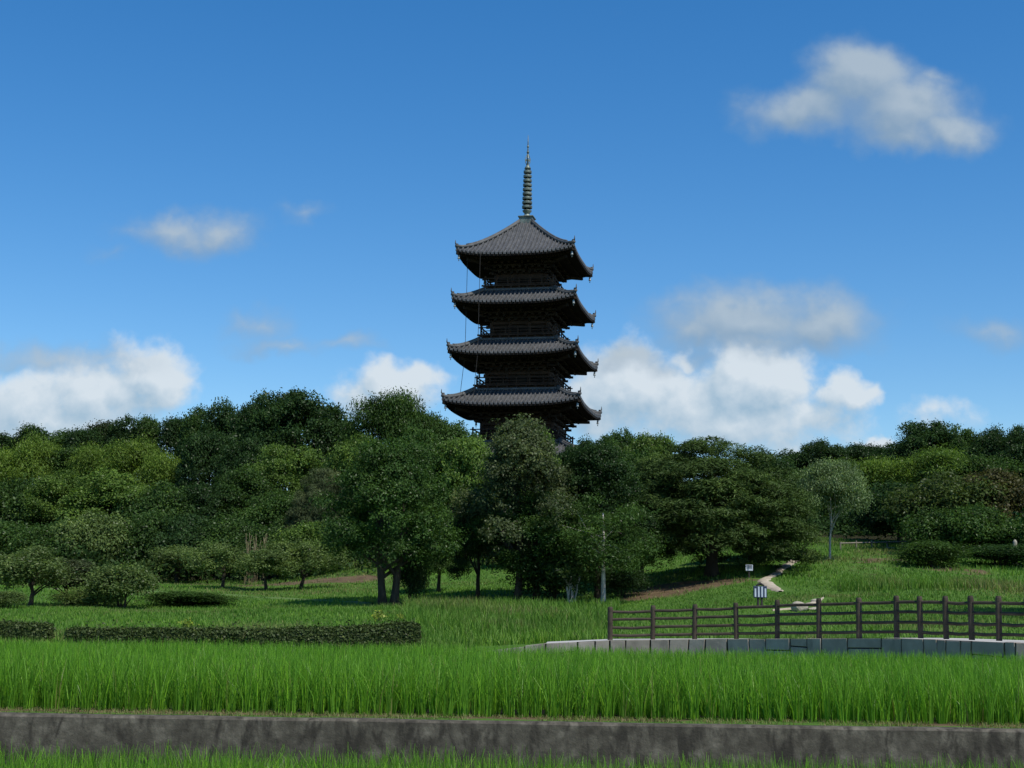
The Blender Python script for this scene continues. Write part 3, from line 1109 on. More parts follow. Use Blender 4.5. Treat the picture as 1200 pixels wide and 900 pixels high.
ORCH = 'plum trees in the orchard'
plant('orchard', 0, 208, 640, 34, 76, OR, 'first plum tree of the orchard row, low forked trunk leaning to the right', ORCH, base=(208, 684))
plant('orchard', 1, 258, 636, 34, 74, OR, 'second plum tree of the orchard row, bent dark trunk', ORCH, base=(260, 690))
plant('orchard', 2, 308, 644, 32, 74, OR, 'third plum tree of the orchard row, below the dry pale stalks', ORCH, base=(312, 692))
plant('orchard', 3, 354, 634, 36, 74, OR, 'fourth plum tree of the orchard row, beside the big rounded tree', ORCH, base=(352, 690))
plant('orchard', 1, 30, 640, 46, 60, OR, 'big plum tree nearest the left edge with a dark short trunk', ORCH, base=(34, 712))
plant('orchard', 2, 80, 655, 36, 62, (.07, .09, .04), 'thin pale plum tree right of the one nearest the left edge', ORCH, base=(78, 711))
SH = 'shrubs on the meadow'
plant('shrub', 0, 142, 666, 40, 58, OR, 'large feathery dark shrub standing on the bank at the left', SH, base=(142, 714))
plant('shrub', 1, 150, 645, 20, 80, DK, 'small dark shrub on bare earth left of the orchard row', SH, base=(150, 676))
plant('shrub', 1, 220, 698, 46, 60, MD, 'low spreading shrub on the terrace edge right of the feathery shrub', SH, base=(222, 711))
plant('shrub', 0, 8, 694, 22, 58, OR, 'small shrub at the left edge below the big plum tree', SH, base=(6, 714))
plant('shrub', 1, 105, 690, 30, 60, OR, 'low olive shrub between the pale plum tree and the feathery shrub', SH, base=(104, 712))
plant('shrub', 0, 480, 655, 20, 66, DK, 'dark shrub against the right stem of the twin stemmed tree', SH, base=(480, 706))
plant('shrub', 1, 640, 640, 42, 68, DK, 'deep shaded shrub filling the hollow under the grey olive tree', SH, base=(648, 704))
plant('shrub', 0, 735, 668, 26, 66, DK, 'dark shrub right of the white trunk', SH, base=(728, 700))
plant('pale_shrub', 0, 672, 655, 24, 62, OR, 'small shrub with bare pale stems left of the white trunk', SH, base=(670, 708))
plant('shrub', 1, 1095, 636, 36, 78, MD, 'leafy shrub left of the low bushy tree at the right', SH, base=(1092, 664))
plant('shrub', 0, 1168, 640, 40, 76, DK, 'dark shrub under the reddish brown tree', SH, base=(1172, 664))

# a tree just outside the right edge that shades the end of the meadow
p = Vector((21.5, 49, 0))
me, tk, H0, R0 = proto('broadleaf', 2)
o = empty('broadleaf_tree', (p.x, p.y, z1(p.x, p.y)))
o.scale = (.75, .75, .7)
tag(o, 'green tree beyond the right edge that shades the end of the meadow', 'tree', FRONT_G)
c = link('crown', me, o)
c.color = (*MD, 1)
link('trunk', tk, o)

# undergrowth that fills the floor of the wood
g = np.random.default_rng(5)
n = 120000
d = g.uniform(84, 140, n)
u = g.uniform(-250, 1450, n)
keep = ~((u > 860) & (d < 96))
d, u = d[keep], u[keep]
x = (u - 600) / F * d
bump = vnoise(x, d, 2.6, 51)
c = np.stack([x, d, zf(x, d) + (g.random(len(x)) ** .6) * (.4 + 2.4 * bump)], -1)
me = leaves_mesh('undergrowth', c, unit(rand_dir(g, len(x)) + np.array([0, -.2, .7])), .27, .16, leaf_mat('undergrowth_leaf', .25, .005, .5, (.030, .062, .017)), g)
tag(link('undergrowth', me), kind='stuff')

# ------------------------------------------------------------------ clipped hedges
hedge_leaf = leaf_mat('hedge_leaf', .2, .01, .45, (.066, .096, .030), None, .5, 1.5)
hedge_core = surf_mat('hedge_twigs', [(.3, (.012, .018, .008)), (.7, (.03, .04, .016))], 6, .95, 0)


def hedge(pl, pr, dl, dr, h0, h1, depth, label, seed):
    g = np.random.default_rng(seed)
    A, B = at(pl[0], pl[1], dl), at(pr[0], pr[1], dr)
    A.z, B.z = A.z - h0, B.z - h1
    root = empty('clipped_hedge', tuple(A))
    tag(root, label, 'hedge', 'clipped hedges behind the rice')
    L = (B - A).length
    dr_ = (B - A).normalized()
    nr = Vector((dr_.y, -dr_.x, 0)).normalized()
    nl = int(L * 2600)
    s = g.random(nl) * L
    face = g.random(nl)
    hh = h0 + (h1 - h0) * s / L
    hh = hh * (1 + .16 * (vnoise(s, s * 0, .9, seed) - .5) + .07 * (vnoise(s, s * 0, .25, seed + 7) - .5))
    top = face < .38
    end = face > .97
    zz = np.where(top, hh + np.abs(g.normal(0, .03, nl)) * np.where(g.random(nl) < .06, 3.5, 1), g.random(nl) * hh)
    off = np.where(top, (g.random(nl) - .5) * depth, depth / 2 + g.normal(0, .02, nl) + .05 * (vnoise(s, zz, .4, seed + 1) - .5))
    s = np.where(end, np.where(g.random(nl) < .5, 0, L) + g.normal(0, .02, nl), s)
    off = np.where(end, (g.random(nl) - .5) * depth, off)
    zbase = (B.z - A.z) * s / L
    c = np.stack([dr_.x * s + nr.x * off, dr_.y * s + nr.y * off, zbase + zz], -1)
    nb = np.where(top[:, None], np.array([0, 0, 1.]), np.array([nr.x, nr.y, .25]))
    nn = unit(nb + .75 * g.standard_normal((nl, 3)))
    link('foliage', leaves_mesh('foliage', c, nn, .085, .05, hedge_leaf, g), root)
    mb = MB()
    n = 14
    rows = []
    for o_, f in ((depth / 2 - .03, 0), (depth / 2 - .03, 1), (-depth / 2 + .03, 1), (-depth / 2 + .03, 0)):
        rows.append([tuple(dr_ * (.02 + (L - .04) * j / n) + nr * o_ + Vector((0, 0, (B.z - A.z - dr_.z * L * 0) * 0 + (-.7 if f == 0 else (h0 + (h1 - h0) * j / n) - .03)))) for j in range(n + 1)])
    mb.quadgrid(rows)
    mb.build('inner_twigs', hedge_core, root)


hedge((-40, 731), (60, 733.5), 40, 40, .5, .48, .7, 'short clipped hedge at the left edge behind the rice', 61)
hedge((80, 739), (286, 739), 39, 39.5, .45, .45, .65, 'middle clipped hedge, long and low with an even top', 62)
hedge((291, 738.5), (491, 733), 39.2, 40, .5, .66, .7, 'right clipped hedge that grows taller towards the stone wall', 63)

# ------------------------------------------------------------------ small things on the meadow
post_m = surf_mat('dark_post', [(.3, (.02, .018, .016)), (.7, (.045, .04, .036))], 5, .7, .1, 20)
white_m = surf_mat('white_panel', [(.3, (.40, .46, .54)), (.7, (.52, .57, .64))], 4, .5, 0)
navy_m = surf_mat('navy_panel', [(.3, (.02, .03, .06)), (.7, (.04, .06, .11))], 4, .5, 0)
ink_m = surf_mat('black_lettering', [(.3, (.02, .02, .03)), (.7, (.03, .03, .04))], 4, .6, 0)
stone_p = surf_mat('pale_rock', [(.3, (.24, .21, .155)), (.6, (.40, .36, .28)), (.8, (.48, .44, .35))], 2.5, .9, .5, 7)

p = onground(891, 713)
sg = empty('notice_board', tuple(p), R(8))
tag(sg, 'notice board with pale vertical strips on two dark posts beside the dirt path', 'sign')
px = p.y / F       # metres per photo pixel here
for s in (-1, 1):
    mb = MB()
    mb.box((s * 2.2 * px, .04, 11 * px), (2.2 * px, .06, 24 * px))
    mb.build('post', post_m, sg, bevel=.01)
mb = MB()
mb.box((0, 0, 19 * px), (16 * px, .05, 13.5 * px))
bd = mb.build('board', navy_m, sg, bevel=.008)
for i, xo in enumerate((-6, -2, 2, 6)):
    h_ = (9.5, 12, 12, 10)[i]
    mb = MB()
    mb.box((xo * px, -.034, (18.6 + (0.4 if i in (1, 2) else -.6)) * px), (1.9 * px, .012, h_ * px))
    mb.build('strip', white_m, bd)
mb = MB()
mb.tube([(-5 * px, 0, 26.2 * px), (0, 0, 28.6 * px), (5 * px, 0, 26.2 * px)], [.02, .06, .02], 8)
mb.build('cap', post_m, sg)

p = onground(878, 678)
sg = empty('notice_plate', tuple(p), R(5))
tag(sg, 'small white notice plate on a short stake on the grass below the pine', 'sign')
px = p.y / F
mb = MB()
mb.box((0, .02, 4.5 * px), (.06, .05, 10 * px))
mb.build('stake', post_m, sg)
mb = MB()
mb.box((0, -.02, 12.5 * px), (8.5 * px, .03, 7 * px))
bd = mb.build('plate', white_m, sg, bevel=.006)
mb = MB()
for k in range(3):
    mb.box((0, -.039, (15 - 1.4 * k) * px), (6.6 * px, .006, .75 * px))
mb.build('lettering', ink_m, bd)


def rock(name, pos, s, label, seed):
    import bmesh
    bm = bmesh.new()
    bmesh.ops.create_icosphere(bm, subdivisions=3, radius=1)
    rd = random.Random(seed)
    offs = [Vector((rd.uniform(-1, 1), rd.uniform(-1, 1), rd.uniform(-1, 1))).normalized() for _ in range(11)]
    for v in bm.verts:
        n_ = v.co.normalized()
        k = 1 - .22 * max(0, max(n_.dot(q) for q in offs) - .72) / .28 + rd.uniform(-.015, .015)
        v.co = Vector((n_.x * s[0] * k, n_.y * s[1] * k, n_.z * s[2] * k))
    me = bpy.data.meshes.new(name)
    bm.to_mesh(me)
    bm.free()
    me.materials.append(stone_p)
    o = link(name, me)
    o.location = (pos.x, pos.y, pos.z + s[2] * .45)
    tag(o, label, 'rock', 'pale rocks by the path')


rock('rock', onground(936, 716), (.34, .3, .24), 'big pale rock seen between the fence rails', 1)
rock('rock', onground(956, 706), (.22, .2, .10), 'flat pale rock left of the thickest fence post', 2)
rock('rock', onground(955, 715), (.28, .16, .08), 'low pale slab lying right of the big pale rock', 3)

# dry stalks, bright weeds
stalk_m = surf_mat('dry_stalk', [(.3, (.18, .15, .08)), (.7, (.28, .23, .13))], 4, .9, 0)
p = at(300, 655, 86)
p.z = z1(p.x, p.y)
mb = MB()
rd = random.Random(4)
for i in range(44):
    a = Vector((rd.uniform(-.6, .6), rd.uniform(-.4, .4), 0))
    h = rd.uniform(1.6, 3.0)
    mb.tube([a, a + Vector((rd.uniform(-.1, .1), 0, h * .6)), a + Vector((rd.uniform(-.25, .25), 0, h))], [.007, .006, .016], 5)
o = mb.build('dry_reeds', stalk_m)
o.location = p
tag(o, 'clump of tall dry straw coloured stalks behind the third plum tree', 'reeds')


def weed(pos, label, seed, s=1.0):
    g = np.random.default_rng(seed)
    n = 60
    c = g.normal(0, 1, (n, 3)) * np.array([.22, .15, .16]) * s + np.array([0, 0, .32 * s])
    root = empty('weed_plant', tuple(pos))
    tag(root, label, 'plant', 'bright weeds behind the hedges')
    cr = link('leaves', leaves_mesh('leaves', c, unit(rand_dir(g, n) + np.array([0, -.4, .8])), .2 * s, .12 * s, LEAF, g), root)
    cr.color = (.20, .25, .04, 1)
    mb = MB()
    for i in range(6):
        mb.tube([(0, 0, -.1), tuple(c[i] * .6), tuple(c[i])], [.012, .01, .005], 5)
    mb.build('stems', surf_mat('weed_stem', [(.3, (.1, .15, .03)), (.7, (.2, .24, .06))], 4, .8, 0), root)


weed(onground(219, 737, 40.5), 'bright yellow weed just behind the middle hedge', 3, .5)
weed(onground(443, 729, 41), 'taller yellow green weed just behind the right hedge', 4, .65)
weed(onground(470, 727, 41), 'small yellow green weed nearest the right end of the right hedge', 5, .4)

# low rail and slabs at the far clearing on the right
rail_m = surf_mat('weathered_rail', [(.3, (.16, .14, .11)), (.7, (.28, .25, .2))], 4, .85, .1, 12)
A, B = onground(985, 645, 60), onground(1092, 642, 60)
rf = empty('rail_fence', tuple(A))
tag(rf, 'low weathered rail fence at the back of the clearing on the right', 'fence')
for i in range(7):
    t = i / 6
    q = A.lerp(B, t)
    q.z = z1(q.x, q.y)
    mb = MB()
    mb.tube([q - A + Vector((0, 0, -.1)), q - A + Vector((0, 0, .5))], .045, 8)
    mb.build('post', rail_m, rf)
mb = MB()
mb.tube([Vector((0, 0, .42)), (B - A) + Vector((0, 0, .42))], .04, 8)
mb.build('rail', rail_m, rf)
for (px_, py_, w_, lab) in ((1043, 645, 8, 'left pale stone slab lying in front of the low rail fence'), (1066, 644.5, 10, 'right pale stone slab lying in front of the low rail fence')):
    p = onground(px_, py_, 60)
    m_ = p.y / F
    mb = MB()
    mb.box((0, 0, .08), (w_ * m_, .4, .2), .1)
    o = mb.build('stone_slab', stone_p, bevel=.02)
    o.location = p
    tag(o, lab, 'stone', 'pale slabs in the clearing')
p = onground(1190, 662, 60)
mb = MB()
mb.tube([(0, 0, -.1), (0, 0, .7), (.02, 0, 1.2), (.02, 0, 1.3)], [.12, .12, .10, .04], 12)
mb.box((0, 0, .02), (.5, .5, .12))
o = mb.build('stone_marker', stone_p, bevel=.015)
o.location = p
tag(o, 'pale upright stone marker under the trees at the right edge', 'stone marker')

# ------------------------------------------------------------------ pagoda
tile = surf_mat('roof_tile', [(.25, (.040, .041, .042)), (.5, (.074, .075, .076)), (.8, (.14, .139, .136))], 2.2, .6, .25, 12, spec=.5)
tile_e = surf_mat('ridge_tile', [(.25, (.05, .05, .05)), (.7, (.12, .12, .117))], 2.2, .6, .25, 12)
wood = surf_mat('old_timber', [(.3, (.026, .015, .010)), (.6, (.052, .031, .021)), (.85, (.085, .055, .038))], 1.2, .8, .2, 10, (1, 1, 1), spec=.2)
wood_d = surf_mat('dark_timber', [(.3, (.014, .010, .008)), (.7, (.036, .026, .019))], 1.2, .85, .1, 10, spec=.15)  # darker timber tone for eaves, brackets, doors and window lattice
bronze = surf_mat('bronze_patina', [(.3, (.07, .085, .08)), (.55, (.16, .19, .165)), (.8, (.28, .32, .28))], 2, .5, .1, 8, metallic=.3)
bell_m = surf_mat('pale_bell', [(.3, (.25, .27, .25)), (.7, (.4, .42, .4))], 4, .4, 0, metallic=.2)

PDIST = 127.
pb = at(612.6, 600, PDIST)
PX = pb.x + .0
pag = empty('pagoda', (PX, PDIST, 9.8), R(-12))
tag(pag, 'five storeyed dark wooden pagoda with grey tiled roofs and a bronze ringed spire', 'pagoda')
EAVE = [4.6, 9.06, 13.5, 18.0, 22.3]
TOPZ = [5.96, 10.5, 14.95, 19.4, 26.1]
S_ = [12.5, 11.95, 11.35, 10.9, 10.45]
TW = [7.6, 7.2, 6.65, 6.15, 1.15]
BW = [7.0, 6.2, 5.6, 5.0, 4.45]
BAL = [0, 7.6, 7.15, 6.7, 6.2]
FLOOR = [0.5, 6.12, 10.66, 15.1, 19.55]


def rot4(p, k):
    for _ in range(k):
        p = (-p[1], p[0], p[2])
    return p


def roof_z(x, t, i):
    S, T = S_[i], TW[i]
    rise = TOPZ[i] - EAVE[i]
    c = .22 if i < 4 else .30
    g_ = t * (1 + c) - c * t * t
    lift = .46 * (abs(x) / (S / 2)) ** 3.2
    return TOPZ[i] - rise * g_ + lift * t ** 2


def roof_cols(S, period=.36):
    n = int(round(S / period))
    per = S / n
    out = []
    for k in range(n):
        for f, h in ((0, 0), (.40, -.03), (.43, .08), (.52, .155), (.66, .155), (.76, .08), (.79, -.03)):
            out.append((-S / 2 + (k + f) * per, h))
    out.append((S / 2, 0))
    return out


for i in range(5):
    S, T = S_[i], TW[i]
    mb = MB()
    cols = roof_cols(S)
    nt_ = 9 if i < 4 else 16
    for k in range(4):
        rows = [[] for _ in range(nt_ + 3)]
        for x, h in cols:
            t0 = max(0, (abs(x) - T / 2) / (S / 2 - T / 2))
            t0 = min(t0, .999)
            for r_ in range(nt_ + 1):
                t = t0 + (1 - t0) * r_ / nt_
                y = -(T / 2 + t * (S / 2 - T / 2))
                # tile courses: tiny saw tooth down the slope
                rows[r_].append(rot4((x, y, roof_z(x, t, i) + h + .0), k))
            ze = roof_z(x, 1, i)
            rows[nt_ + 1].append(rot4((x, -S / 2 - .015, ze + h - .16), k))
            rows[nt_ + 2].append(rot4((x, -S / 2 + .3, ze - .16), k))
        mb.quadgrid(rows)
    rf = mb.build('roof', tile, pag)
    # hip ridges, corner ornaments, bells
    for k in range(4):
        mb = MB()
        pts, rads = [], []
        for q in range(13):
            t = q / 12
            hx = T / 2 + t * (S / 2 - T / 2)
            pts.append(Vector(rot4((hx, -hx, roof_z(hx, t, i) + .13 + (.10 * t ** 6)), k)))
            rads.append(.15)
        mb.tube(pts, rads, 8)
        mb.tube([p_ + Vector((0, 0, .15)) for p_ in pts[:-2]], .09, 6)
        mb.build('hip_ridge', tile_e, rf, True)
        hx = S / 2
        zc = roof_z(hx, 1, i)
        mb = MB()
        for (f, dz, s, hgt) in ((.985, .30, .2, .34), ):
            q = rot4((hx * f, -hx * f, zc + dz - (1 - f) * 1.3), k)
            mb.box(q, (s, s, hgt), R(45))
            q2 = rot4((hx * (f + .02), -hx * (f + .02), zc + dz + hgt * .55 - (1 - f) * 1.3), k)
            mb.tube([q, q2, (q2[0], q2[1], q2[2] + .3)], [.1, .06, .02], 6)
        mb.build('corner_ornament', tile_e, rf, bevel=.03)
        q = Vector(rot4((hx * .955, -hx * .955, zc - .52), k))
        mb = MB()
        mb.lathe([(.02, .0), (.05, -.02), (.085, -.1), (.10, -.3), (.125, -.36)], 10, q)
        mb.tube([q, q + Vector((0, 0, .35))], .012, 5)
        mb.tube([q + Vector((0, 0, -.36)), q + Vector((0, 0, -.55))], [.012, .05], 4)
        mb.build('wind_bell', bell_m, rf, True)
    # course of flat tiles where the roof meets the storey above
    if i < 4:
        mb = MB()
        for k in range(4):
            a, b = rot4((-T / 2 - .06, -T / 2 - .02, TOPZ[i] + .06), k), rot4((T / 2 + .06, -T / 2 - .02, TOPZ[i] + .06), k)
            mb.beam(a, b, .22, .20)
        mb.build('ridge_course', tile_e, rf, bevel=.03)
    # eaves: two flights of rafters under the roof
    mb = MB()
    bw = BW[i]
    for k in range(4):
        n = int(S / .24)
        per = S / n
        rr_ = [[] for _ in range(5)]
        for q in range(n):
            for f, h in ((0, 0), (.45, 0), (.46, -.10), (.99, -.10)):
                x = -S / 2 + (q + f) * per
                x = max(-S / 2 + .12, min(S / 2 - .12, x))
                lf = roof_z(x, 1, i) - EAVE[i]
                ylim = abs(x)
                y0 = max(S / 2 - .12, ylim)
                ym = max(S / 2 - .95, ylim)
                yi = max(bw / 2 + .15, min(ylim, S / 2 - .13))
                ze = EAVE[i] - .20
                rr_[0].append(rot4((x, -y0, ze + lf + h), k))
                rr_[1].append(rot4((x, -ym, ze + lf * .8 + h + .06), k))
                rr_[2].append(rot4((x, -ym + .001, ze + lf * .8 + h - .10), k))
                rr_[3].append(rot4((x, -(ym + yi) / 2, ze + lf * .35 + h * 1 + .06), k))
                rr_[4].append(rot4((x, -yi, ze + h + .22), k))
        mb.quadgrid(rr_)
        # fascia boards
        pa = [Vector(rot4((x, -S / 2 + .1, roof_z(x, 1, i) - .24), k)) for x in np.linspace(-S / 2 + .08, S / 2 - .08, 15)]
        for a, b in zip(pa[:-1], pa[1:]):
            mb.beam(a, b, .12, .15)
        # corner hip rafters poking out
        hx = S / 2
        a = Vector(rot4((bw / 2, -bw / 2, EAVE[i] - .25), k))
        b = Vector(rot4((hx * .985, -hx * .985, roof_z(hx, 1, i) - .34), k))
        mb.beam(a, b, .24, .30)
        b2 = Vector(rot4((hx * .84, -hx * .84, roof_z(hx, 1, i) - .82), k))
        mb.beam(a - Vector((0, 0, .3)), b2, .22, .26)
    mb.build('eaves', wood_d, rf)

    # storey: core, columns, beams
    f0 = FLOOR[i]
    zb = EAVE[i] - 1.5 if i else EAVE[i] - 1.55
    st = MB()
    st.box((0, 0, (f0 + EAVE[i] - .1) / 2), (bw - .16, bw - .16, EAVE[i] - .1 - f0))
    for k in range(4):
        for c in (-.5, -.17, .17, .5):
            q = rot4((c * bw, -bw / 2, 0), k)
            if c < .5:
                st.tube([(q[0], q[1], f0), (q[0], q[1], zb + .25)], .17, 10)
        for z, hh in ((f0 + .12, .2), (f0 + 1.02 if i else f0 + 1.4, .14), (zb + .05, .22)):
            st.beam(rot4((-bw / 2 - .1, -bw / 2 - .02, z), k), rot4((bw / 2 + .1, -bw / 2 - .02, z), k), .2, hh)
    stw = st.build('storey_wall', wood, pag)
    for k in range(4):
        mb = MB()
        dw, dh = bw * .27, max(.5, zb - .12 - (f0 + .25))
        for s in (-1, 1):
            q = rot4((s * dw / 4, -bw / 2 - .0, f0 + .25 + dh / 2), k)
            sz = (dw / 2 - .03, .10, dh) if k % 2 == 0 else (.10, dw / 2 - .03, dh)
            mb.box(q, sz)
        mb.build('door', wood_d, stw, bevel=.01)
        for s in (-1, 1):
            mb = MB()
            for b_ in range(7):
                q = rot4((s * bw * .335 + (b_ - 3) * bw * .032, -bw / 2 + .03, (f0 + 1.1 + zb) / 2 if i == 0 else (f0 + .55 + zb) / 2), k)
                hgt = max(.4, (zb - f0) * .5)
                mb.box(q, (.07, .07, hgt))
            mb.build('lattice_window', wood_d, stw)
    # bracket tiers
    mb = MB()
    for tier in range(3):
        hw_ = bw / 2 + .22 + .42 * tier
        z = zb + .22 + .38 * tier
        for k in range(4):
            mb.beam(rot4((-hw_, -hw_, z + .3), k), rot4((hw_, -hw_, z + .3), k), .16, .16)
            nbk = 10 + tier
            for q in range(nbk):
                x = -hw_ + 2 * hw_ * (q + .0) / (nbk - 1)
                mb.box(rot4((x, -hw_, z + .13), k), (.24, .24, .18))
                if q % 3 == 0:
                    mb.beam(rot4((x, -bw / 2, z), k), rot4((x, -hw_ - .15, z), k), .14, .17)
    for k in range(4):
        for tz in (0, .4, .8):
            hw_ = bw / 2 + .5 + tz
            mb.beam(rot4((bw / 2, -bw / 2, zb + .2 + tz), k), rot4((hw_, -hw_, zb + .25 + tz), k), .16, .2)
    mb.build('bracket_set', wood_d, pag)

    # balcony
    if i:
        B = BAL[i]
        z0 = TOPZ[i - 1] + .16
        mb = MB()
        mb.box((0, 0, z0 + .28), (B, B, .12))
        mb.box((0, 0, z0 + .09), (B - .5, B - .5, .24))
        for k in range(4):
            for q in range(9):
                x = -B / 2 + .2 + (B - .4) * q / 8
                mb.box(rot4((x, -B / 2 + .16, z0 + .12), k), (.16, .22, .18))
            mb.beam(rot4((B / 2 - .5, -B / 2 + .5, z0 + .24), k), rot4((B / 2 + .18, -B / 2 - .18, z0 + .26), k), .14, .14)
        bl = mb.build('balcony', wood, pag)
        mb = MB()
        for k in range(4):
            for z, w_ in ((.42, .07), (.66, .06), (.95, .09)):
                ex = .22 if z > .9 else .05
                mb.beam(rot4((-B / 2 - ex + .07, -B / 2 + .07, z0 + z), k), rot4((B / 2 + ex - .07, -B / 2 + .07, z0 + z), k), w_, w_)
            for q in range(7):
                x = -B / 2 + .07 + (B - .14) * q / 6
                if q < 6:
                    mb.box(rot4((x, -B / 2 + .07, z0 + .62), k), (.10, .10, .7) if q else (.13, .13, 1.05))
        mb.build('railing', wood, bl)
# stone base
mb = MB()
mb.box((0, 0, -.2), (9.2, 9.2, 1.1))
mb.box((0, 0, -.5), (10.4, 10.4, .7))
mb.build('stone_base', stone_m, pag, bevel=.03)
# spire
sp = empty('spire', (0, 0, 0))
sp.parent = pag
za = TOPZ[4]


def zpix(y):
    return 34.3 - (y - 160) * .083


mb = MB()
mb.box((0, 0, zpix(256) - .05), (1.22, 1.22, .75))
mb.box((0, 0, zpix(253) + .13), (1.40, 1.40, .12))
mb.build('dew_basin', bronze, sp, bevel=.03)
mb = MB()
zq = zpix(252)
mb.lathe([(.34, zq), (.40, zq + .1), (.36, zq + .25), (.22, zq + .36), (.24, zq + .42), (.42, zq + .66), (.42, zq + .72), (.1, zq + .76)], 18)
mb.build('lotus_bowl', bronze, sp, True)
mb = MB()
mb.tube([(0, 0, zq), (0, 0, zpix(190)), (0, 0, zpix(168)), (0, 0, zpix(158))], [.10, .09, .05, .018], 10)
mb.build('shaft', bronze, sp, True)
for j in range(9):
    zc = zpix(239.5 - 4.95 * j)
    ro = .46 - .0125 * j
    mb = MB()
    mb.lathe([(ro - .2, zc - .10), (ro, zc - .11), (ro + .012, zc), (ro, zc + .11), (ro - .2, zc + .10), (ro - .2, zc - .10)], 20)
    for q in range(4):
        a = q * PI / 2
        mb.beam((0, 0, zc), (math.cos(a) * (ro - .1), math.sin(a) * (ro - .1), zc), .06, .06)
    mb.build('ring', bronze, sp)
mb = MB()
mb.lathe([(.30, zpix(196.5)), (.27, zpix(195)), (.14, zpix(192.5)), (.10, zpix(191))], 16)
mb.build('crown_cap', bronze, sp, True)
mb = MB()
for q in range(4):
    a = q * PI / 2 + .4
    for (ra, rb, za_, zb_) in ((.06, .2, 193, 189), (.2, .22, 189, 185), (.22, .06, 185, 180)):
        mb.beam((math.cos(a) * ra, math.sin(a) * ra, zpix(za_)), (math.cos(a) * rb, math.sin(a) * rb, zpix(zb_)), .05, .06)
    mb.beam((math.cos(a) * .08, math.sin(a) * .08, zpix(187)), (math.cos(a) * .2, math.sin(a) * .2, zpix(186)), .05, .2)
mb.build('water_flame', bronze, sp)
mb = MB()
for yc, r_ in ((177.5, .13), (171, .11)):
    zc = zpix(yc)
    mb.lathe([(.03, zc - r_ * 1.2), (r_ * .8, zc - r_ * .6), (r_, zc), (r_ * .7, zc + r_ * .7), (.03, zc + r_ * 1.4)], 12)
mb.build('jewel', bronze, sp, True)
# lightning conductors down the left side
for (xo, yo) in ((-4.4, -4.2), (-3.0, -5.3)):
    mb = MB()
    k5 = S_[1] / S_[4]
    mb.tube([(xo, yo, EAVE[4] + .1), (xo * 1.0, yo * 1.05, EAVE[2]), (xo * 1.08, yo * 1.1, EAVE[1] + .5)], .022, 5)
    mb.build('conductor_wire', post_m, pag)

# ------------------------------------------------------------------ world: sky with clouds
wld = bpy.data.worlds.new('World')
bpy.context.scene.world = wld
wld.use_nodes = True
wt = wld.node_tree
wt.nodes.clear()
nt = NT(wt)
sky = nt.n('ShaderNodeTexSky', sky_type='NISHITA')
sky.sun_disc = False
sky.sun_elevation = SUN_EL
sky.sun_rotation = SUN_AZ
sky.altitude = 50
sky.air_density = 1.0
sky.dust_density = 0.2
sky.ozone_density = 3.0
hs = nt.n('ShaderNodeHueSaturation')
hs.inputs['Saturation'].default_value = 1.36
hs.inputs['Hue'].default_value = .502
hs.inputs['Value'].default_value = 1.14
nt.put(hs.inputs['Color'], sky.outputs[0])
tc = nt.n('ShaderNodeTexCoord')
D = tc.outputs['Generated']
sep = nt.n('ShaderNodeSeparateXYZ')
nt.put(sep.inputs[0], D)
yy_ = nt.math('MAXIMUM', sep.outputs[1], .05)
P2 = nt.n('ShaderNodeCombineXYZ')
nt.put(P2.inputs[0], nt.math('DIVIDE', sep.outputs[0], yy_))
nt.put(P2.inputs[1], nt.math('DIVIDE', sep.outputs[2], yy_))
P = P2.outputs[0]


def sp_(px_, py_):
    r_ = ray(px_, py_)
    return r_.x / r_.y, r_.z / r_.y


# bright cumulus, then thin grey cloud: (photo px, py, half width, half height, strength)
WHITE = [(30, 475, 70, 40, 1), (110, 462, 70, 42, 1), (175, 438, 46, 34, 1.1), (60, 500, 120, 30, .9), (20, 520, 80, 40, .8),
         (468, 448, 46, 27, 1.05), (425, 462, 40, 22, .9), (500, 440, 24, 18, .9),
         (740, 450, 66, 44, 1.1), (700, 470, 50, 36, .9), (800, 468, 60, 46, 1), (865, 452, 46, 42, 1.1), (900, 450, 46, 36, 1.15), (925, 445, 30, 30, 1.0), (860, 495, 120, 38, .95),
         (985, 468, 36, 20, .9), (1010, 465, 22, 14, .9), (790, 415, 22, 12, .85), (940, 490, 70, 30, .8), (1025, 519, 26, 8, .9), (1095, 488, 60, 20, .55)]
GREY = [(1010, 95, 62, 38, 1.05), (946, 128, 66, 34, .95), (1060, 130, 70, 40, 1.05), (1115, 150, 50, 28, .9), (1060, 160, 60, 24, .8), (1090, 92, 30, 20, .65),
        (215, 275, 70, 24, .78), (258, 270, 34, 26, .85), (150, 272, 40, 18, .5), (120, 302, 40, 14, .42), (362, 253, 34, 12, .52),
        (880, 375, 92, 36, 1.05), (960, 380, 66, 36, 1.0), (820, 385, 50, 30, .9), (735, 415, 46, 18, .75), (900, 400, 90, 22, .8),
        (1165, 385, 60, 24, .6), (300, 380, 40, 20, .6), (330, 402, 60, 12, .62), (405, 398, 46, 11, .6), (50, 418, 110, 20, .72), (120, 415, 60, 14, .6), (720, 12, 26, 20, .2), (790, 40, 60, 14, .2), (970, 20, 80, 18, .18)]


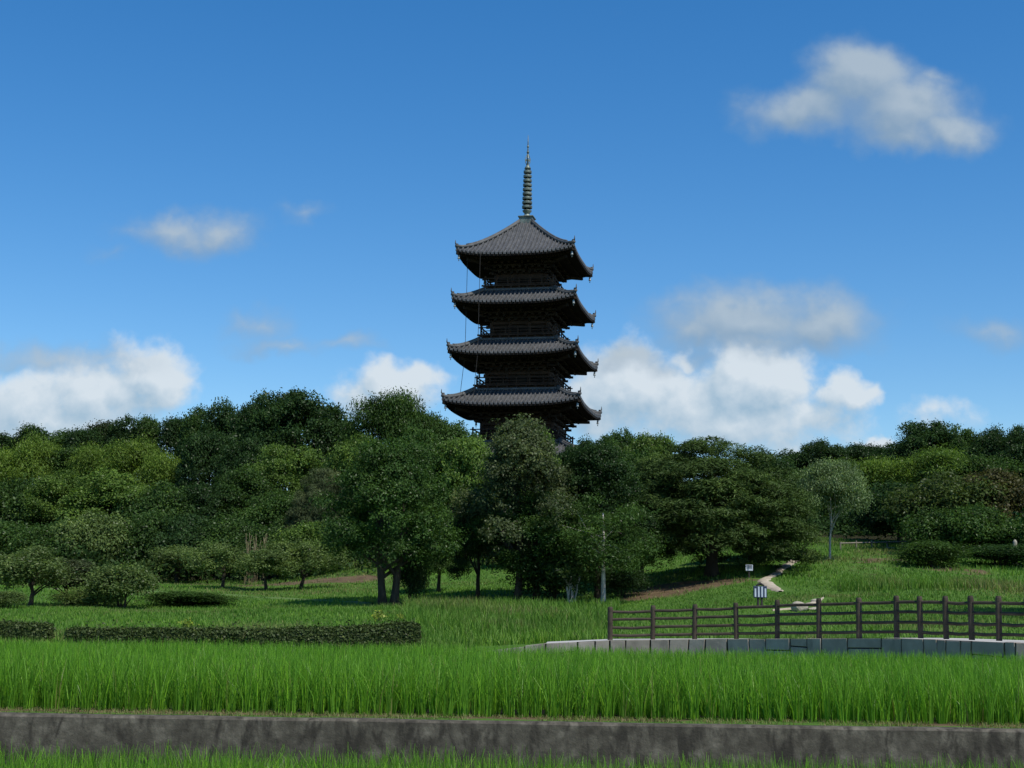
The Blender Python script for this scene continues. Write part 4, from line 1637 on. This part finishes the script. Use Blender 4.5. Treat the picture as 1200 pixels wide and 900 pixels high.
def cloud_group(name, blobs, nscale, namp):
    gt = bpy.data.node_groups.new(name, 'ShaderNodeTree')
    gt.interface.new_socket('P', in_out='INPUT', socket_type='NodeSocketVector')
    gt.interface.new_socket('D', in_out='OUTPUT', socket_type='NodeSocketFloat')
    n = NT(gt)
    gi, go = n.n('NodeGroupInput'), n.n('NodeGroupOutput')
    p_ = gi.outputs[0]
    w1 = n.n('ShaderNodeTexNoise')
    w1.inputs['Scale'].default_value = 22
    w1.inputs['Detail'].default_value = 4
    n.put(w1.inputs['Vector'], p_)
    off = n.vmath('SCALE', n.vmath('SUBTRACT', w1.outputs['Color'], (.5, .5, .5)))
    off.node.inputs['Scale'].default_value = .045
    w2 = n.n('ShaderNodeTexNoise')
    w2.inputs['Scale'].default_value = 75
    w2.inputs['Detail'].default_value = 5
    n.put(w2.inputs['Vector'], p_)
    off2 = n.vmath('SCALE', n.vmath('SUBTRACT', w2.outputs['Color'], (.5, .5, .5)))
    off2.node.inputs['Scale'].default_value = .010
    off = n.vmath('ADD', off, off2)
    q = n.vmath('ADD', p_, off)
    acc = None
    for (bx, by, hw, hh, s) in blobs:
        cx, cy = sp_(bx, by)
        d_ = n.vmath('SUBTRACT', q, (cx, cy, 0))
        d_ = n.vmath('MULTIPLY', d_, (F / hw, F / hh, 0))
        l = n.vmath('LENGTH', d_)
        v = n.math('MULTIPLY', n.math('SUBTRACT', 1.0, n.math('MULTIPLY', l, .5)), s)     # s at the centre, s/2 on the ellipse
        acc = v if acc is None else n.math('SMOOTH_MAX', acc, v, .12)
    no = n.noise(p_, nscale, 9, .6, .2)
    no2 = n.noise(p_, nscale * .35, 4, .5)
    f = n.math('ADD', acc, n.math('MULTIPLY', n.math('SUBTRACT', no, .5), namp))
    f = n.math('ADD', f, n.math('MULTIPLY', n.math('SUBTRACT', no2, .5), namp * .8))
    n.put(go.inputs[0], f)
    return gt


def use(gr, vec):
    x = nt.n('ShaderNodeGroup')
    x.node_tree = gr
    nt.put(x.inputs[0], vec)
    return x.outputs[0]


WG = cloud_group('cumulus', WHITE, 60, .5)
GG = cloud_group('thin_cloud', GREY, 34, .34)
skyc = hs.outputs[0]
bgs = nt.n('ShaderNodeBackground')
bgs.inputs['Strength'].default_value = .10
# cloud brightness is compared with the sky, sun side (right, up) brighter
gd, gdo = use(GG, P), use(GG, nt.vmath('ADD', P, (.012, .02, 0)))
wd, wdo = use(WG, P), use(WG, nt.vmath('ADD', P, (.012, .018, 0)))
ga = nt.math('MULTIPLY', nt.mrange(gd, .18, .85, 0, 1, True), .88)
gd2 = use(GG, nt.vmath('ADD', P, (.004, .007, 0)))
gdif = nt.math('ADD', nt.math('SUBTRACT', gd, gdo), nt.math('MULTIPLY', nt.math('SUBTRACT', gd, gd2), .8))
glit = nt.mrange(gdif, -.25, .62, 0, 1, False)
gcol = nt.mix(nt.math('MULTIPLY', glit, nt.math('POWER', ga, .8)), (2.2, 3.1, 4.1, 1), (3.7, 4.4, 5.0, 1))
wa = nt.math('MULTIPLY', nt.mrange(wd, .24, .70, 0, 1, True), .95)
wd2 = use(WG, nt.vmath('ADD', P, (.004, .007, 0)))
wdif = nt.math('ADD', nt.math('SUBTRACT', wd, wdo), nt.math('MULTIPLY', nt.math('SUBTRACT', wd, wd2), .9))
wlit = nt.mrange(wdif, -.55, .50, 0, 1, False)
wcol = nt.mix(wlit, (2.8, 4.0, 5.1, 1), (5.6, 6.2, 6.7, 1))
col = nt.mix(wa, skyc, wcol)
col = nt.mix(ga, col, gcol)
nt.put(bgs.inputs[0], col)
wo = nt.n('ShaderNodeOutputWorld')
nt.put(wo.inputs[0], bgs.outputs[0])

sc = bpy.context.scene
sc.view_settings.view_transform = 'Standard'
sc.view_settings.look = 'None'
sc.view_settings.gamma = 1
sc.view_settings.exposure = 0.3
sc.view_settings.use_curve_mapping = False
sc.cycles.max_bounces = 6
sc.cycles.transparent_max_bounces = 4
sc.cycles.use_denoising = True
print('faces', sum(len(m.polygons) for m in bpy.data.meshes))
